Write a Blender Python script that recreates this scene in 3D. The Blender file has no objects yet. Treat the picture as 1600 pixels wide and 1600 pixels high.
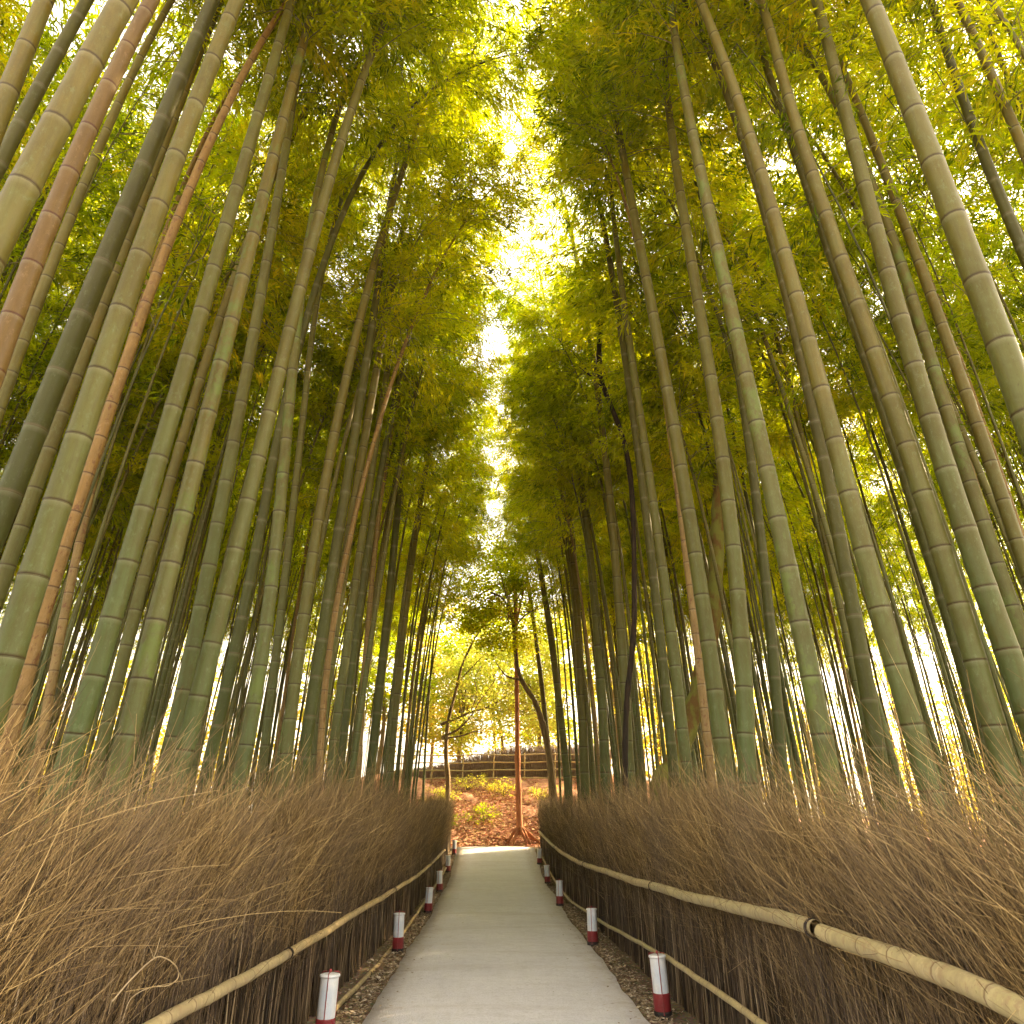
import bpy, math, random
import numpy as np
from mathutils import Vector, Matrix

SC = bpy.context.scene
COL = SC.collection
rng = np.random.default_rng(7)
random.seed(7)

# ------------------------------------------------------------------ camera
F_PX = 1067.0
PITCH = math.radians(24.0)
YAW = math.radians(1.45)
CAM = np.array([0.0, 0.0, 1.6])
cam = bpy.data.cameras.new('camera')
cam.sensor_width = 36.0
cam.lens = 36.0 * F_PX / 1600.0
cam.clip_end = 3000.0
cam.clip_start = 0.05
cam_ob = bpy.data.objects.new('camera', cam)
COL.objects.link(cam_ob)
cam_ob.location = CAM
cam_ob.rotation_euler = (math.pi / 2 + PITCH, 0, -YAW)
SC.camera = cam_ob
SC.render.resolution_x = 1024
SC.render.resolution_y = 1024

# ------------------------------------------------------------------ light
SUN_DIR = Vector((0.80, 0.42, 0.0)).normalized()
SUN_EL = math.radians(27.0)
world = bpy.data.worlds.new('World')
SC.world = world
world.use_nodes = True
wn = world.node_tree
wn.nodes.clear()
sky = wn.nodes.new('ShaderNodeTexSky')
sky.sky_type = 'NISHITA'
sky.sun_disc = False
sky.sun_elevation = SUN_EL
sky.sun_rotation = math.atan2(SUN_DIR.x, SUN_DIR.y)
sky.air_density = 1.0
sky.dust_density = 7.0
sky.ozone_density = 0.3
bg = wn.nodes.new('ShaderNodeBackground')
bg.inputs['Strength'].default_value = 0.15
wo = wn.nodes.new('ShaderNodeOutputWorld')
# thin bright overcast veil mixed into the clear sky
veil = wn.nodes.new('ShaderNodeMix')
veil.data_type = 'RGBA'
veil.inputs[0].default_value = .55
veil.inputs[7].default_value = (6.6, 5.5, 4.0, 1)
wn.links.new(sky.outputs[0], veil.inputs[6])
wn.links.new(veil.outputs[2], bg.inputs[0])
wn.links.new(bg.outputs[0], wo.inputs[0])

sun = bpy.data.lights.new('sun', 'SUN')
sun.energy = 5.0
sun.angle = math.radians(0.6)
sun.color = (1.0, 0.74, 0.42)
sun_ob = bpy.data.objects.new('sun', sun)
COL.objects.link(sun_ob)
sd = Vector((SUN_DIR.x * math.cos(SUN_EL), SUN_DIR.y * math.cos(SUN_EL), math.sin(SUN_EL)))
sun_ob.rotation_euler = sd.to_track_quat('Z', 'Y').to_euler()
sun_ob.location = sd * 60

SC.view_settings.view_transform = 'Standard'
SC.view_settings.look = 'None'
SC.view_settings.gamma = 1.0
SC.view_settings.exposure = 2.5
SC.view_settings.use_curve_mapping = False
SC.render.engine = 'CYCLES'
cy = SC.cycles
cy.max_bounces = 9
cy.diffuse_bounces = 6
cy.glossy_bounces = 2
cy.transmission_bounces = 6
cy.volume_bounces = 0
cy.transparent_max_bounces = 4
cy.sample_clamp_indirect = 8.0
cy.use_denoising = True
cy.use_adaptive_sampling = True
cy.adaptive_threshold = .025

# ------------------------------------------------------------------ maths helpers
_F = np.array([math.sin(YAW) * math.cos(PITCH), math.cos(YAW) * math.cos(PITCH), math.sin(PITCH)])
_R = np.array([math.cos(YAW), -math.sin(YAW), 0.0])
_U = np.cross(_R, _F)

def ray(px, py):
    return _F + (px - 800) / F_PX * _R - (py - 800) / F_PX * _U

def at_y(px, py, Y):
    d = ray(px, py)
    return CAM + d * Y / d[1]

def at_x(px, py, X):
    d = ray(px, py)
    return CAM + d * X / d[0]

_GY = np.array([-10, 0, 5, 10, 15, 20, 24, 28, 29.5, 33, 36.5, 40, 60, 90])
_GZ = np.array([.1, .08, .03, -.05, -.12, -.08, .12, .50, .60, 2.0, 3.25, 3.7, 2.5, 0.0])

def ground_z(x, y):
    x = np.asarray(x, float); y = np.asarray(y, float)
    z = np.interp(y, _GY, _GZ)
    hill = np.clip((np.abs(x) - 6) / 12, 0, 1)
    hill = hill * hill * (3 - 2 * hill)
    far = np.where(y > 22, z * (1 - hill) + 0.0 * hill, z)
    return far

def smooth_noise(u, seed):
    u = np.asarray(u, float)
    r = np.random.default_rng(seed)
    s = np.zeros_like(u)
    for k, (fr, am) in enumerate([(.5, 1), (1.3, .6), (3.1, .35), (7.0, .2)]):
        s = s + am * np.sin(u * fr * 2 * math.pi + r.uniform(0, 6.28))
    return s / 2.15

# ------------------------------------------------------------------ node helpers
def new_mat(name):
    m = bpy.data.materials.new(name)
    m.use_nodes = True
    nt = m.node_tree
    nt.nodes.clear()
    out = nt.nodes.new('ShaderNodeOutputMaterial')
    return m, nt, out

def N(nt, kind, **kw):
    n = nt.nodes.new('ShaderNode' + kind)
    for k, v in kw.items():
        setattr(n, k, v)
    return n

def ramp(nt, fac, stops, interp='LINEAR'):
    r = nt.nodes.new('ShaderNodeValToRGB')
    r.color_ramp.interpolation = interp
    els = r.color_ramp.elements
    while len(els) > 1:
        els.remove(els[0])
    els[0].position = stops[0][0]
    els[0].color = (*stops[0][1], 1)
    for p, c in stops[1:]:
        e = els.new(p)
        e.color = (*c, 1)
    nt.links.new(fac, r.inputs[0])
    return r.outputs[0]

def g(v):
    return (v, v, v)

def mixc(nt, fac, a, b, mode='MIX'):
    m = nt.nodes.new('ShaderNodeMix')
    m.data_type = 'RGBA'
    m.blend_type = mode
    for sock, v in ((m.inputs[0], fac), (m.inputs[6], a), (m.inputs[7], b)):
        if hasattr(v, 'is_linked') or hasattr(v, 'links'):
            nt.links.new(v, sock)
        elif isinstance(v, (int, float)):
            sock.default_value = v
        else:
            sock.default_value = (*v, 1)
    return m.outputs[2]

def noise(nt, scale, detail=4, vec=None, rough=.6, dist=0.0):
    n = nt.nodes.new('ShaderNodeTexNoise')
    n.inputs['Scale'].default_value = scale
    n.inputs['Detail'].default_value = detail
    n.inputs['Roughness'].default_value = rough
    n.inputs['Distortion'].default_value = dist
    if vec is not None:
        nt.links.new(vec, n.inputs['Vector'])
    return n.outputs[0]

def objco(nt, scale=(1, 1, 1)):
    tc = nt.nodes.new('ShaderNodeTexCoord')
    mp = nt.nodes.new('ShaderNodeMapping')
    mp.inputs['Scale'].default_value = scale
    nt.links.new(tc.outputs['Object'], mp.inputs[0])
    return mp.outputs[0]

def attr(nt, name):
    a = nt.nodes.new('ShaderNodeAttribute')
    a.attribute_name = name
    return a.outputs['Fac']

def principled(nt, out, color, rough=.6, bump=None, bstr=.3, spec=.5, bdist=.01):
    p = nt.nodes.new('ShaderNodeBsdfPrincipled')
    if hasattr(color, 'links'):
        nt.links.new(color, p.inputs['Base Color'])
    else:
        p.inputs['Base Color'].default_value = (*color, 1)
    if hasattr(rough, 'links'):
        nt.links.new(rough, p.inputs['Roughness'])
    else:
        p.inputs['Roughness'].default_value = rough
    p.inputs['Specular IOR Level'].default_value = spec
    if bump is not None:
        b = nt.nodes.new('ShaderNodeBump')
        b.inputs['Strength'].default_value = bstr
        b.inputs['Distance'].default_value = bdist
        nt.links.new(bump, b.inputs['Height'])
        nt.links.new(b.outputs[0], p.inputs['Normal'])
    nt.links.new(p.outputs[0], out.inputs[0])
    return p

def rand(nt):
    return nt.nodes.new('ShaderNodeObjectInfo').outputs['Random']

# ------------------------------------------------------------------ materials
def culm_material(name, low, high, dark, spots=None, moss=None, var=.35):
    m, nt, out = new_mat(name)
    co = objco(nt, (1, 1, .35))
    u = attr(nt, 'node')
    h = attr(nt, 'height')
    base = ramp(nt, h, [(0, low), (.12, low), (.42, high), (1, high)])  # tone by height: part own colour, part sky and canopy light painted in
    rr = rand(nt)
    tint = ramp(nt, rr, [(0, (1.18, 1.05, .80)), (.35, (.86, 1.0, .86)), (.65, (1.12, 1.1, 1.0)), (1, (.74, .86, .74))])
    base = mixc(nt, 1.0, base, tint, 'MULTIPLY')
    mot = noise(nt, 9, 6, co)
    base = mixc(nt, ramp(nt, mot, [(.35, g(0)), (.75, g(var))]), base, tuple(min(1, c * 1.45 + .03) for c in low))
    blot = noise(nt, 3.2, 7, objco(nt, (1, 1, .5)), .72)
    base = mixc(nt, ramp(nt, blot, [(.46, g(0)), (.60, g(.5))]), base, tuple(c * .62 for c in high))
    dust = noise(nt, 22, 7, objco(nt, (1, 1, .5)), .8)
    base = mixc(nt, ramp(nt, dust, [(.55, g(0)), (.68, g(.5))]), base, tuple(min(1, c * 1.5 + .05) for c in low))
    fleck = noise(nt, 85, 3, objco(nt, (1, 1, .35)), .7)
    base = mixc(nt, ramp(nt, fleck, [(.66, g(0)), (.72, g(.6))]), base, dark)
    streak = noise(nt, 40, 3, objco(nt, (1, 1, .04)))
    base = mixc(nt, ramp(nt, streak, [(.42, g(0)), (.7, g(.30))]), base, tuple(c * .55 for c in high))
    if moss:
        pm = noise(nt, 5, 7, objco(nt, (1, 1, .6)), .7)
        base = mixc(nt, ramp(nt, pm, [(.5, g(0)), (.6, g(.85))]), base, moss)
    if spots:
        sp = noise(nt, 26, 5, objco(nt, (1, 1, .5)), .65)
        base = mixc(nt, ramp(nt, sp, [(.56, g(0)), (.62, g(.8))]), base, spots)
    # pale powder below each node, dark scar on it
    base = mixc(nt, ramp(nt, u, [(0, g(0)), (.90, g(0)), (.96, g(.12)), (1, g(.18))]), base, (.36, .36, .25))
    base = mixc(nt, ramp(nt, u, [(0, g(1)), (.014, g(1)), (.030, g(.3)), (.05, g(0)), (.985, g(0)), (.992, g(.9)), (1, g(1))]), base, dark)
    rg = ramp(nt, mot, [(.3, g(.42)), (.8, g(.65))])
    principled(nt, out, base, rg, mot, .15, .28)
    return m

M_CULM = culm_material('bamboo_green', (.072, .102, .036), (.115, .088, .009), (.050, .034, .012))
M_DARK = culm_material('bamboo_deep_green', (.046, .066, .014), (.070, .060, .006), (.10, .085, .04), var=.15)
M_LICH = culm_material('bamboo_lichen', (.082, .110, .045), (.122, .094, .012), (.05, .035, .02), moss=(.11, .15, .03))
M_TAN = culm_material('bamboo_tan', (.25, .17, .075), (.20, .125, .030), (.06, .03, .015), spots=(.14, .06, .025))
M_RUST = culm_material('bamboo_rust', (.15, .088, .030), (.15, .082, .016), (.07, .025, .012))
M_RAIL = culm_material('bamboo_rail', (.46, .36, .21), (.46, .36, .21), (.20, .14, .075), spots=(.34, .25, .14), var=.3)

def leaf_material(name, stops_d, stops_t, tfac=.55):
    m, nt, out = new_mat(name)
    r = attr(nt, 'shade')
    oi = rand(nt)
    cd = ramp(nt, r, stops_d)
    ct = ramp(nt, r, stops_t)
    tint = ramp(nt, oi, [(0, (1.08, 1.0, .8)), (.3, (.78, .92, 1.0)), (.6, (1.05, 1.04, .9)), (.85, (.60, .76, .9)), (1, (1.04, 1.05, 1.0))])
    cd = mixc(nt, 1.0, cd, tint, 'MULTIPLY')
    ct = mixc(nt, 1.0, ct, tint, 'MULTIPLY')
    d = N(nt, 'BsdfDiffuse'); t = N(nt, 'BsdfTranslucent'); gl = N(nt, 'BsdfGlossy')
    gl.inputs['Roughness'].default_value = .45
    gl.inputs['Color'].default_value = (.7, .75, .6, 1)
    nt.links.new(cd, d.inputs[0]); nt.links.new(ct, t.inputs[0])
    m1 = N(nt, 'MixShader'); m1.inputs[0].default_value = tfac
    nt.links.new(d.outputs[0], m1.inputs[1]); nt.links.new(t.outputs[0], m1.inputs[2])
    m2 = N(nt, 'MixShader'); m2.inputs[0].default_value = .012
    nt.links.new(m1.outputs[0], m2.inputs[1]); nt.links.new(gl.outputs[0], m2.inputs[2])
    nt.links.new(m2.outputs[0], out.inputs[0])
    return m

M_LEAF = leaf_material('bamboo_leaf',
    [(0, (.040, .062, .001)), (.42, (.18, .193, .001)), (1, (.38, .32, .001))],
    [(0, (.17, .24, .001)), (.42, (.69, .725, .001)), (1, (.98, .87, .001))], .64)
M_LEAF_GREEN = leaf_material('maple_leaf_green',
    [(0, (.07, .11, .002)), (.6, (.17, .21, .003)), (1, (.30, .28, .004))],
    [(0, (.26, .38, .002)), (.6, (.56, .62, .003)), (1, (.85, .72, .005))], .58)
M_LEAF_GOLD = leaf_material('golden_leaf',
    [(0, (.30, .32, .03)), (.6, (.50, .45, .05)), (1, (.60, .42, .08))],
    [(0, (.55, .62, .05)), (.6, (.85, .78, .08)), (1, (.90, .62, .12))], .5)

def simple_mat(name, c1, c2, scale=6, rough=.7, bstr=.3, stretch=(1, 1, 1), lo=.35, hi=.65, bdist=.01):
    m, nt, out = new_mat(name)
    n = noise(nt, scale, 6, objco(nt, stretch))
    col = ramp(nt, n, [(lo, c1), (hi, c2)])
    principled(nt, out, col, rough, n, bstr, .4, bdist)
    return m

M_BRANCH = simple_mat('bamboo_branch', (.10, .10, .03), (.22, .19, .07), 8)
M_BARK = simple_mat('bark_brown', (.10, .07, .035), (.24, .17, .085), 14, .9, .8, (1, 1, .2))
M_BARK_RED = simple_mat('bark_reddish', (.30, .10, .045), (.52, .22, .10), 10, .9, .6, (1, 1, .15))
M_BARK_DEAD = simple_mat('bark_charred', (.010, .007, .004), (.035, .020, .010), 16, .85, .8, (1, 1, .2))
M_BARK_MOSS = simple_mat('bark_mossy', (.13, .075, .02), (.16, .17, .03), 5, .95, .8, (1, 1, .5), .42, .55)
M_STONE = simple_mat('hedge_dark', (.17, .11, .085), (.34, .23, .18), 18, .9, .5, (1, 1, .2))

def twig_material():
    m, nt, out = new_mat('brushwood_twigs')
    r = attr(nt, 'shade'); s = attr(nt, 'along')
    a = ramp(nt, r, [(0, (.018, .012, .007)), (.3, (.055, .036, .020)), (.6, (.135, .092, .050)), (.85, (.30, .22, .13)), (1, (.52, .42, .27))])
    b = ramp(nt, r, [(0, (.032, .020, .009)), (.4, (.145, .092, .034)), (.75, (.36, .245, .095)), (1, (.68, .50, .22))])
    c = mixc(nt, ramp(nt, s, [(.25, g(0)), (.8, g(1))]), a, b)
    n = noise(nt, 1.1, 4, objco(nt))
    c = mixc(nt, ramp(nt, n, [(.4, g(0)), (.62, g(.35))]), c, (.15, .12, .10))
    principled(nt, out, c, .75, None, 0, .3)
    return m
M_TWIG = twig_material()

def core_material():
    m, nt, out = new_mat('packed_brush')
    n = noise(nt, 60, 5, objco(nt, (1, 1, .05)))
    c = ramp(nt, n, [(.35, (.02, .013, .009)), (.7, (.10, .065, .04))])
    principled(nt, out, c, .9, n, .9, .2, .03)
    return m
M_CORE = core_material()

def path_material():
    m, nt, out = new_mat('path_concrete')
    co = objco(nt)
    big = noise(nt, .9, 6, co, .65)
    mid = noise(nt, 7, 8, co, .75)
    fine = noise(nt, 55, 5, co, .8)
    spk = noise(nt, 150, 2, co, .6)
    c = ramp(nt, big, [(.3, (.74, .74, .81)), (.7, (.85, .85, .91))])
    c = mixc(nt, ramp(nt, mid, [(.36, g(.30)), (.52, g(0))]), c, (.48, .47, .48))
    c = mixc(nt, ramp(nt, fine, [(.38, g(.45)), (.52, g(0))]), c, (.40, .39, .39))
    c = mixc(nt, ramp(nt, spk, [(.60, g(0)), (.66, g(.75))]), c, (.86, .84, .84))
    bands = noise(nt, 1.1, 5, objco(nt, (.22, 1.5, 1)), .6)
    c = mixc(nt, ramp(nt, bands, [(.52, g(0)), (.66, g(.28))]), c, (.50, .46, .43))
    # dust and leaf stain creeping in from both edges
    sep = nt.nodes.new('ShaderNodeSeparateXYZ'); nt.links.new(co, sep.inputs[0])
    ax = nt.nodes.new('ShaderNodeMath'); ax.operation = 'SUBTRACT'; nt.links.new(sep.outputs[0], ax.inputs[0]); ax.inputs[1].default_value = .14
    ab = nt.nodes.new('ShaderNodeMath'); ab.operation = 'ABSOLUTE'; nt.links.new(ax.outputs[0], ab.inputs[0])
    ad = nt.nodes.new('ShaderNodeMath'); ad.operation = 'MULTIPLY_ADD'; nt.links.new(mid, ad.inputs[0]); ad.inputs[1].default_value = .9; nt.links.new(ab.outputs[0], ad.inputs[2])
    mr = nt.nodes.new('ShaderNodeMapRange'); mr.inputs[1].default_value = 1.35; mr.inputs[2].default_value = 1.75; mr.inputs[4].default_value = .7
    nt.links.new(ad.outputs[0], mr.inputs[0])
    c = mixc(nt, mr.outputs[0], c, (.36, .30, .24))
    bw = nt.nodes.new('ShaderNodeMath'); bw.operation = 'ADD'; nt.links.new(fine, bw.inputs[0]); nt.links.new(mid, bw.inputs[1])
    principled(nt, out, c, .88, bw.outputs[0], .7, .25, .012)
    return m

def ground_material():
    m, nt, out = new_mat('ground_soil')
    co = objco(nt)
    n = noise(nt, 6, 8, co, .7)
    v = nt.nodes.new('ShaderNodeTexVoronoi'); v.inputs['Scale'].default_value = 45
    nt.links.new(co, v.inputs['Vector'])
    c = ramp(nt, n, [(.3, (.10, .07, .045)), (.7, (.27, .20, .13))])
    c = mixc(nt, .4, c, mixc(nt, 1.0, v.outputs['Color'], (.34, .26, .17), 'MULTIPLY'))
    sep = nt.nodes.new('ShaderNodeSeparateXYZ'); nt.links.new(co, sep.inputs[0])
    mr = nt.nodes.new('ShaderNodeMapRange')
    mr.inputs[1].default_value = 28.3; mr.inputs[2].default_value = 28.9
    nt.links.new(sep.outputs[1], mr.inputs[0])
    red = ramp(nt, noise(nt, 5, 8, co, .75), [(.3, (.20, .09, .055)), (.5, (.46, .22, .14)), (.7, (.62, .42, .26))])
    c = mixc(nt, mr.outputs[0], c, red)
    principled(nt, out, c, .95, n, .8, .2, .03)
    return m

def litter_material(name, stops):
    m, nt, out = new_mat(name)
    c = ramp(nt, attr(nt, 'shade'), stops)
    principled(nt, out, c, .8, None, 0, .25)
    return m
M_LITTER = litter_material('dry_litter', [(0, (.12, .08, .05)), (.4, (.30, .22, .14)), (.8, (.46, .37, .26)), (1, (.6, .54, .44))])
M_REDLIT = litter_material('red_litter', [(0, (.20, .07, .04)), (.45, (.55, .24, .15)), (.8, (.68, .46, .26)), (1, (.62, .58, .22))])

def flat(name, c, rough=.5, spec=.5):
    m, nt, out = new_mat(name)
    n = noise(nt, 12, 5, objco(nt))
    col = ramp(nt, n, [(.3, tuple(x * .7 for x in c)), (.6, c), (.8, tuple(min(1, x * 1.25 + .02) for x in c))])
    dirt = noise(nt, 38, 6, objco(nt), .8)
    col = mixc(nt, ramp(nt, dirt, [(.56, g(0)), (.66, g(.5))]), col, (.14, .11, .08))
    principled(nt, out, col, rough, None, 0, spec)
    return m
M_RED = flat('lantern_red', (.24, .022, .028), .42)
M_STRAP = flat('lantern_strap_red', (.30, .04, .045), .5)
M_BLACK = flat('lantern_foot', (.02, .018, .018), .6)
M_TIE = flat('tie_cord', (.03, .02, .015), .8)
def shade_material():
    m, nt, out = new_mat('lantern_shade_white')
    n = noise(nt, 7, 4, objco(nt, (1, 1, .6)))
    col = ramp(nt, n, [(.35, (.58, .66, .76)), (.6, (.80, .82, .84))])
    dirt = noise(nt, 30, 6, objco(nt, (1, 1, .4)), .8)
    col = mixc(nt, ramp(nt, dirt, [(.55, g(0)), (.7, g(.45))]), col, (.38, .34, .30))
    principled(nt, out, col, .35, None, 0, .5)
    return m
M_SHADE = shade_material()

# ------------------------------------------------------------------ mesh helpers
def make_mesh(name, V, Q, mats, attrs=None, midx=None, smooth=True):
    V = np.asarray(V, np.float32).reshape(-1, 3)
    Q = np.asarray(Q, np.int32)
    k = Q.shape[1]
    me = bpy.data.meshes.new(name)
    me.vertices.add(len(V)); me.vertices.foreach_set('co', V.ravel())
    me.loops.add(Q.size); me.loops.foreach_set('vertex_index', Q.ravel())
    me.polygons.add(len(Q))
    me.polygons.foreach_set('loop_start', np.arange(0, Q.size, k, dtype=np.int32))
    me.polygons.foreach_set('loop_total', np.full(len(Q), k, np.int32))
    me.polygons.foreach_set('use_smooth', np.full(len(Q), smooth, bool))
    for m in (mats if isinstance(mats, (list, tuple)) else [mats]):
        me.materials.append(m)
    if midx is not None:
        me.polygons.foreach_set('material_index', np.asarray(midx, np.int32))
    for an, av in (attrs or {}).items():
        a = me.attributes.new(an, 'FLOAT', 'POINT')
        a.data.foreach_set('value', np.asarray(av, np.float32).ravel())
    me.update(calc_edges=True)
    return me

def link(name, me, parent=None, loc=None):
    o = bpy.data.objects.new(name, me)
    COL.objects.link(o)
    if loc is not None:
        o.location = loc
    if parent is not None:
        o.parent = parent
    return o

def empty(name, loc):
    o = bpy.data.objects.new(name, None)
    o.empty_display_size = .2
    COL.objects.link(o); o.location = loc
    return o

def tag(o, label=None, cat=None, group=None, kind=None):
    if label: o['label'] = label
    if cat: o['category'] = cat
    if group: o['group'] = group
    if kind: o['kind'] = kind
    return o

def tubes(P, r, k=3):
    """P (T,S,3), r (T,S) -> verts, quads for T tubes"""
    P = np.asarray(P, float); r = np.asarray(r, float)
    T, S, _ = P.shape
    D = np.gradient(P, axis=1)
    D /= np.linalg.norm(D, axis=2, keepdims=True) + 1e-9
    ref = np.where(np.abs(D[..., 2:3]) < .8, np.array([0, 0, 1.0]), np.array([1.0, 0, 0]))
    ref = np.broadcast_to(ref[:, :1], D.shape)
    A = np.cross(ref, D); A /= np.linalg.norm(A, axis=2, keepdims=True) + 1e-9
    B = np.cross(D, A)
    th = np.arange(k) * 2 * math.pi / k
    V = P[:, :, None] + r[:, :, None, None] * (A[:, :, None] * np.cos(th)[:, None] + B[:, :, None] * np.sin(th)[:, None])
    t, s, j = np.meshgrid(np.arange(T), np.arange(S - 1), np.arange(k), indexing='ij')
    b = (t * S + s) * k
    j2 = (j + 1) % k
    Q = np.stack([b + j, b + j2, b + k + j2, b + k + j], -1).reshape(-1, 4)
    return V.reshape(-1, 3), Q

def catmull(P, n=8):
    P = np.asarray(P, float)
    Pe = np.vstack([2 * P[0] - P[1], P, 2 * P[-1] - P[-2]])
    out = []
    for i in range(1, len(Pe) - 2):
        a, b, c, d = Pe[i - 1:i + 3]
        for t in np.linspace(0, 1, n, endpoint=False):
            out.append(.5 * ((2 * b) + (-a + c) * t + (2 * a - 5 * b + 4 * c - d) * t * t + (-a + 3 * b - 3 * c + d) * t ** 3))
    out.append(Pe[-2])
    return np.array(out)

def arc(P):
    return np.concatenate([[0], np.cumsum(np.linalg.norm(np.diff(P, axis=0), axis=1))])

def sample(P, A, s):
    return np.stack([np.interp(s, A, P[:, i]) for i in range(3)], -1)

def culm_mesh(name, P, r0, mat, k=12, ratio=2.2, taper=True, tip=.06, seed=0, full_h=None, nodeamp=1.0, length=None):
    """jointed bamboo pole along the polyline P"""
    P = np.asarray(P, float); A = arc(P); L = A[-1]
    rr = np.random.default_rng(seed)
    s = rr.uniform(.05, .2); S = []; U = []; K = []
    prev = 0.0
    while prev < L:
        z = prev / L
        l = (2 * r0 * (ratio + 1.3 * min(z * 2, 1.0)) if taper else 2 * r0 * ratio) * rr.uniform(.93, 1.07)
        l = max(l, .12) if length is None else length * rr.uniform(.85, 1.15)
        if prev == 0: l *= .6
        e = .0015
        for t, sw in ((0, 1.0), (.018, 1.035), (.045, 1.02), (.09, 1.0), (.5, .988), (.88, 1.0), (.96, 1.01), (.985, 1.03), (1, 1.0)):
            d = t * l
            if t == 0: d = e
            if t == 1: d = l - e
            if prev + d <= L:
                S.append(prev + d); U.append(t); K.append(1 + (sw - 1) * nodeamp)
        prev += l
    S = np.array(S); U = np.array(U); K = np.array(K)
    q = S / L
    rad = r0 * ((1 - .42 * q - .5 * q ** 3.2) if taper else np.ones_like(q)) * K
    rad = np.maximum(rad, r0 * tip)
    C = sample(P, A, S)
    V, Q = tubes(C[None], rad[None], k)
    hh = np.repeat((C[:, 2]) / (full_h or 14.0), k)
    return make_mesh(name, V, Q, mat, {'node': np.repeat(U, k), 'height': hh})

def leaf_quads(C, D, ln, wd, rr, droop=.25):
    """one small folded blade per row"""
    n = len(C)
    D = D / (np.linalg.norm(D, axis=1, keepdims=True) + 1e-9)
    up = np.array([0, 0, 1.0]) + rr.normal(0, .45, (n, 3))
    W = np.cross(D, up); W /= np.linalg.norm(W, axis=1, keepdims=True) + 1e-9
    ln = ln[:, None]; wd = wd[:, None]
    mid = C + D * ln * .42
    tip = C + D * ln + np.array([0, 0, -1.0]) * ln * droop
    V = np.stack([C, mid + W * wd / 2, tip, mid - W * wd / 2], 1).reshape(-1, 3)
    Q = np.arange(4 * n).reshape(-1, 4)
    return V, Q

def bamboo_crown(P, r0, seed, nbr=52, ncl=13, nl=12, leaf=.135, start=.47, blen=1.6, cull=None):
    """side branches with sprays of narrow leaves; returns the mesh data"""
    rr = np.random.default_rng(seed)
    A = arc(P); L = A[-1]
    q = start + (1 - start) * rr.random(nbr) ** .8
    q = np.sort(q)
    O = sample(P, A, q * L)
    az = rr.uniform(0, 2 * math.pi, nbr)
    el = rr.uniform(.15, .9, nbr)
    T = sample(P, A, np.minimum(q * L + .2, L)) - sample(P, A, q * L - .2)
    T /= np.linalg.norm(T, axis=1, keepdims=True)
    H = np.stack([np.cos(az), np.sin(az), np.zeros(nbr)], 1)
    D0 = H * np.cos(el)[:, None] + T * np.sin(el)[:, None]
    D0 /= np.linalg.norm(D0, axis=1, keepdims=True)
    BL = blen * rr.uniform(.6, 1.2, nbr) * np.interp(q, [start, start + .12, .75, 1], [.7, 1.1, 1.0, .45])
    t = np.linspace(0, 1, 6)
    BP = O[:, None] + D0[:, None] * (BL[:, None] * t)[..., None]
    BP[..., 2] -= (t ** 2)[None] * (BL * rr.uniform(.25, .55, nbr))[:, None]
    BP += rr.normal(0, .02, BP.shape) * t[None, :, None]
    BR = np.outer(np.full(nbr, .008), 1 - .75 * t)
    # clusters
    bi = np.repeat(np.arange(nbr), ncl)
    tt = rr.beta(1.8, 1.0, nbr * ncl)
    k = np.clip(tt * 5, 0, 4.999); k0 = k.astype(int); fr = (k - k0)[:, None]
    CC = BP[bi, k0] * (1 - fr) + BP[bi, k0 + 1] * fr
    sc = (.10 + .16 * tt)[:, None] * (BL[bi] / blen)[:, None]
    CC = CC + rr.normal(0, 1, CC.shape) * sc * np.array([1, 1, .55])
    if cull is not None:
        keep = ~cull(CC)
        CC = CC[keep]; bi = bi[keep]
        kb = ~cull(BP[:, -1])
        BP = BP[kb]; BR = BR[kb]
    nC = len(CC)
    base = D0[bi] * .9 + rr.normal(0, .38, (nC, 3)) + np.array([0, 0, -.35])
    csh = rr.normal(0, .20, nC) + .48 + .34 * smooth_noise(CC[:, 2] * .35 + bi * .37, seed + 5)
    C = np.repeat(CC, nl, 0) + rr.normal(0, .05, (nC * nl, 3)) + np.repeat(base, nl, 0) * rr.uniform(-.10, .14, (nC * nl, 1))
    D = np.repeat(base, nl, 0) + rr.normal(0, .42, (nC * nl, 3))
    D[:, 2] -= .25
    ln = leaf * rr.uniform(.65, 1.25, nC * nl)
    V, Q = leaf_quads(C, D, ln, ln * rr.uniform(.14, .21, len(ln)), rr)
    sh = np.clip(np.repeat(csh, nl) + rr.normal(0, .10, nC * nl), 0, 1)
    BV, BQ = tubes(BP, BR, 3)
    return V, Q, np.repeat(sh, 4), BV, BQ

def crown_mesh(name, data):
    V, Q, sh, BV, BQ = data
    n = len(V)
    AV = np.vstack([V, BV]); AQ = np.vstack([Q, BQ + n])
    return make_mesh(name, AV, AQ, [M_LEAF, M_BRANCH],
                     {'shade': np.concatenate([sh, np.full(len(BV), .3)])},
                     np.concatenate([np.zeros(len(Q)), np.ones(len(BQ))]), smooth=False)

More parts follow.
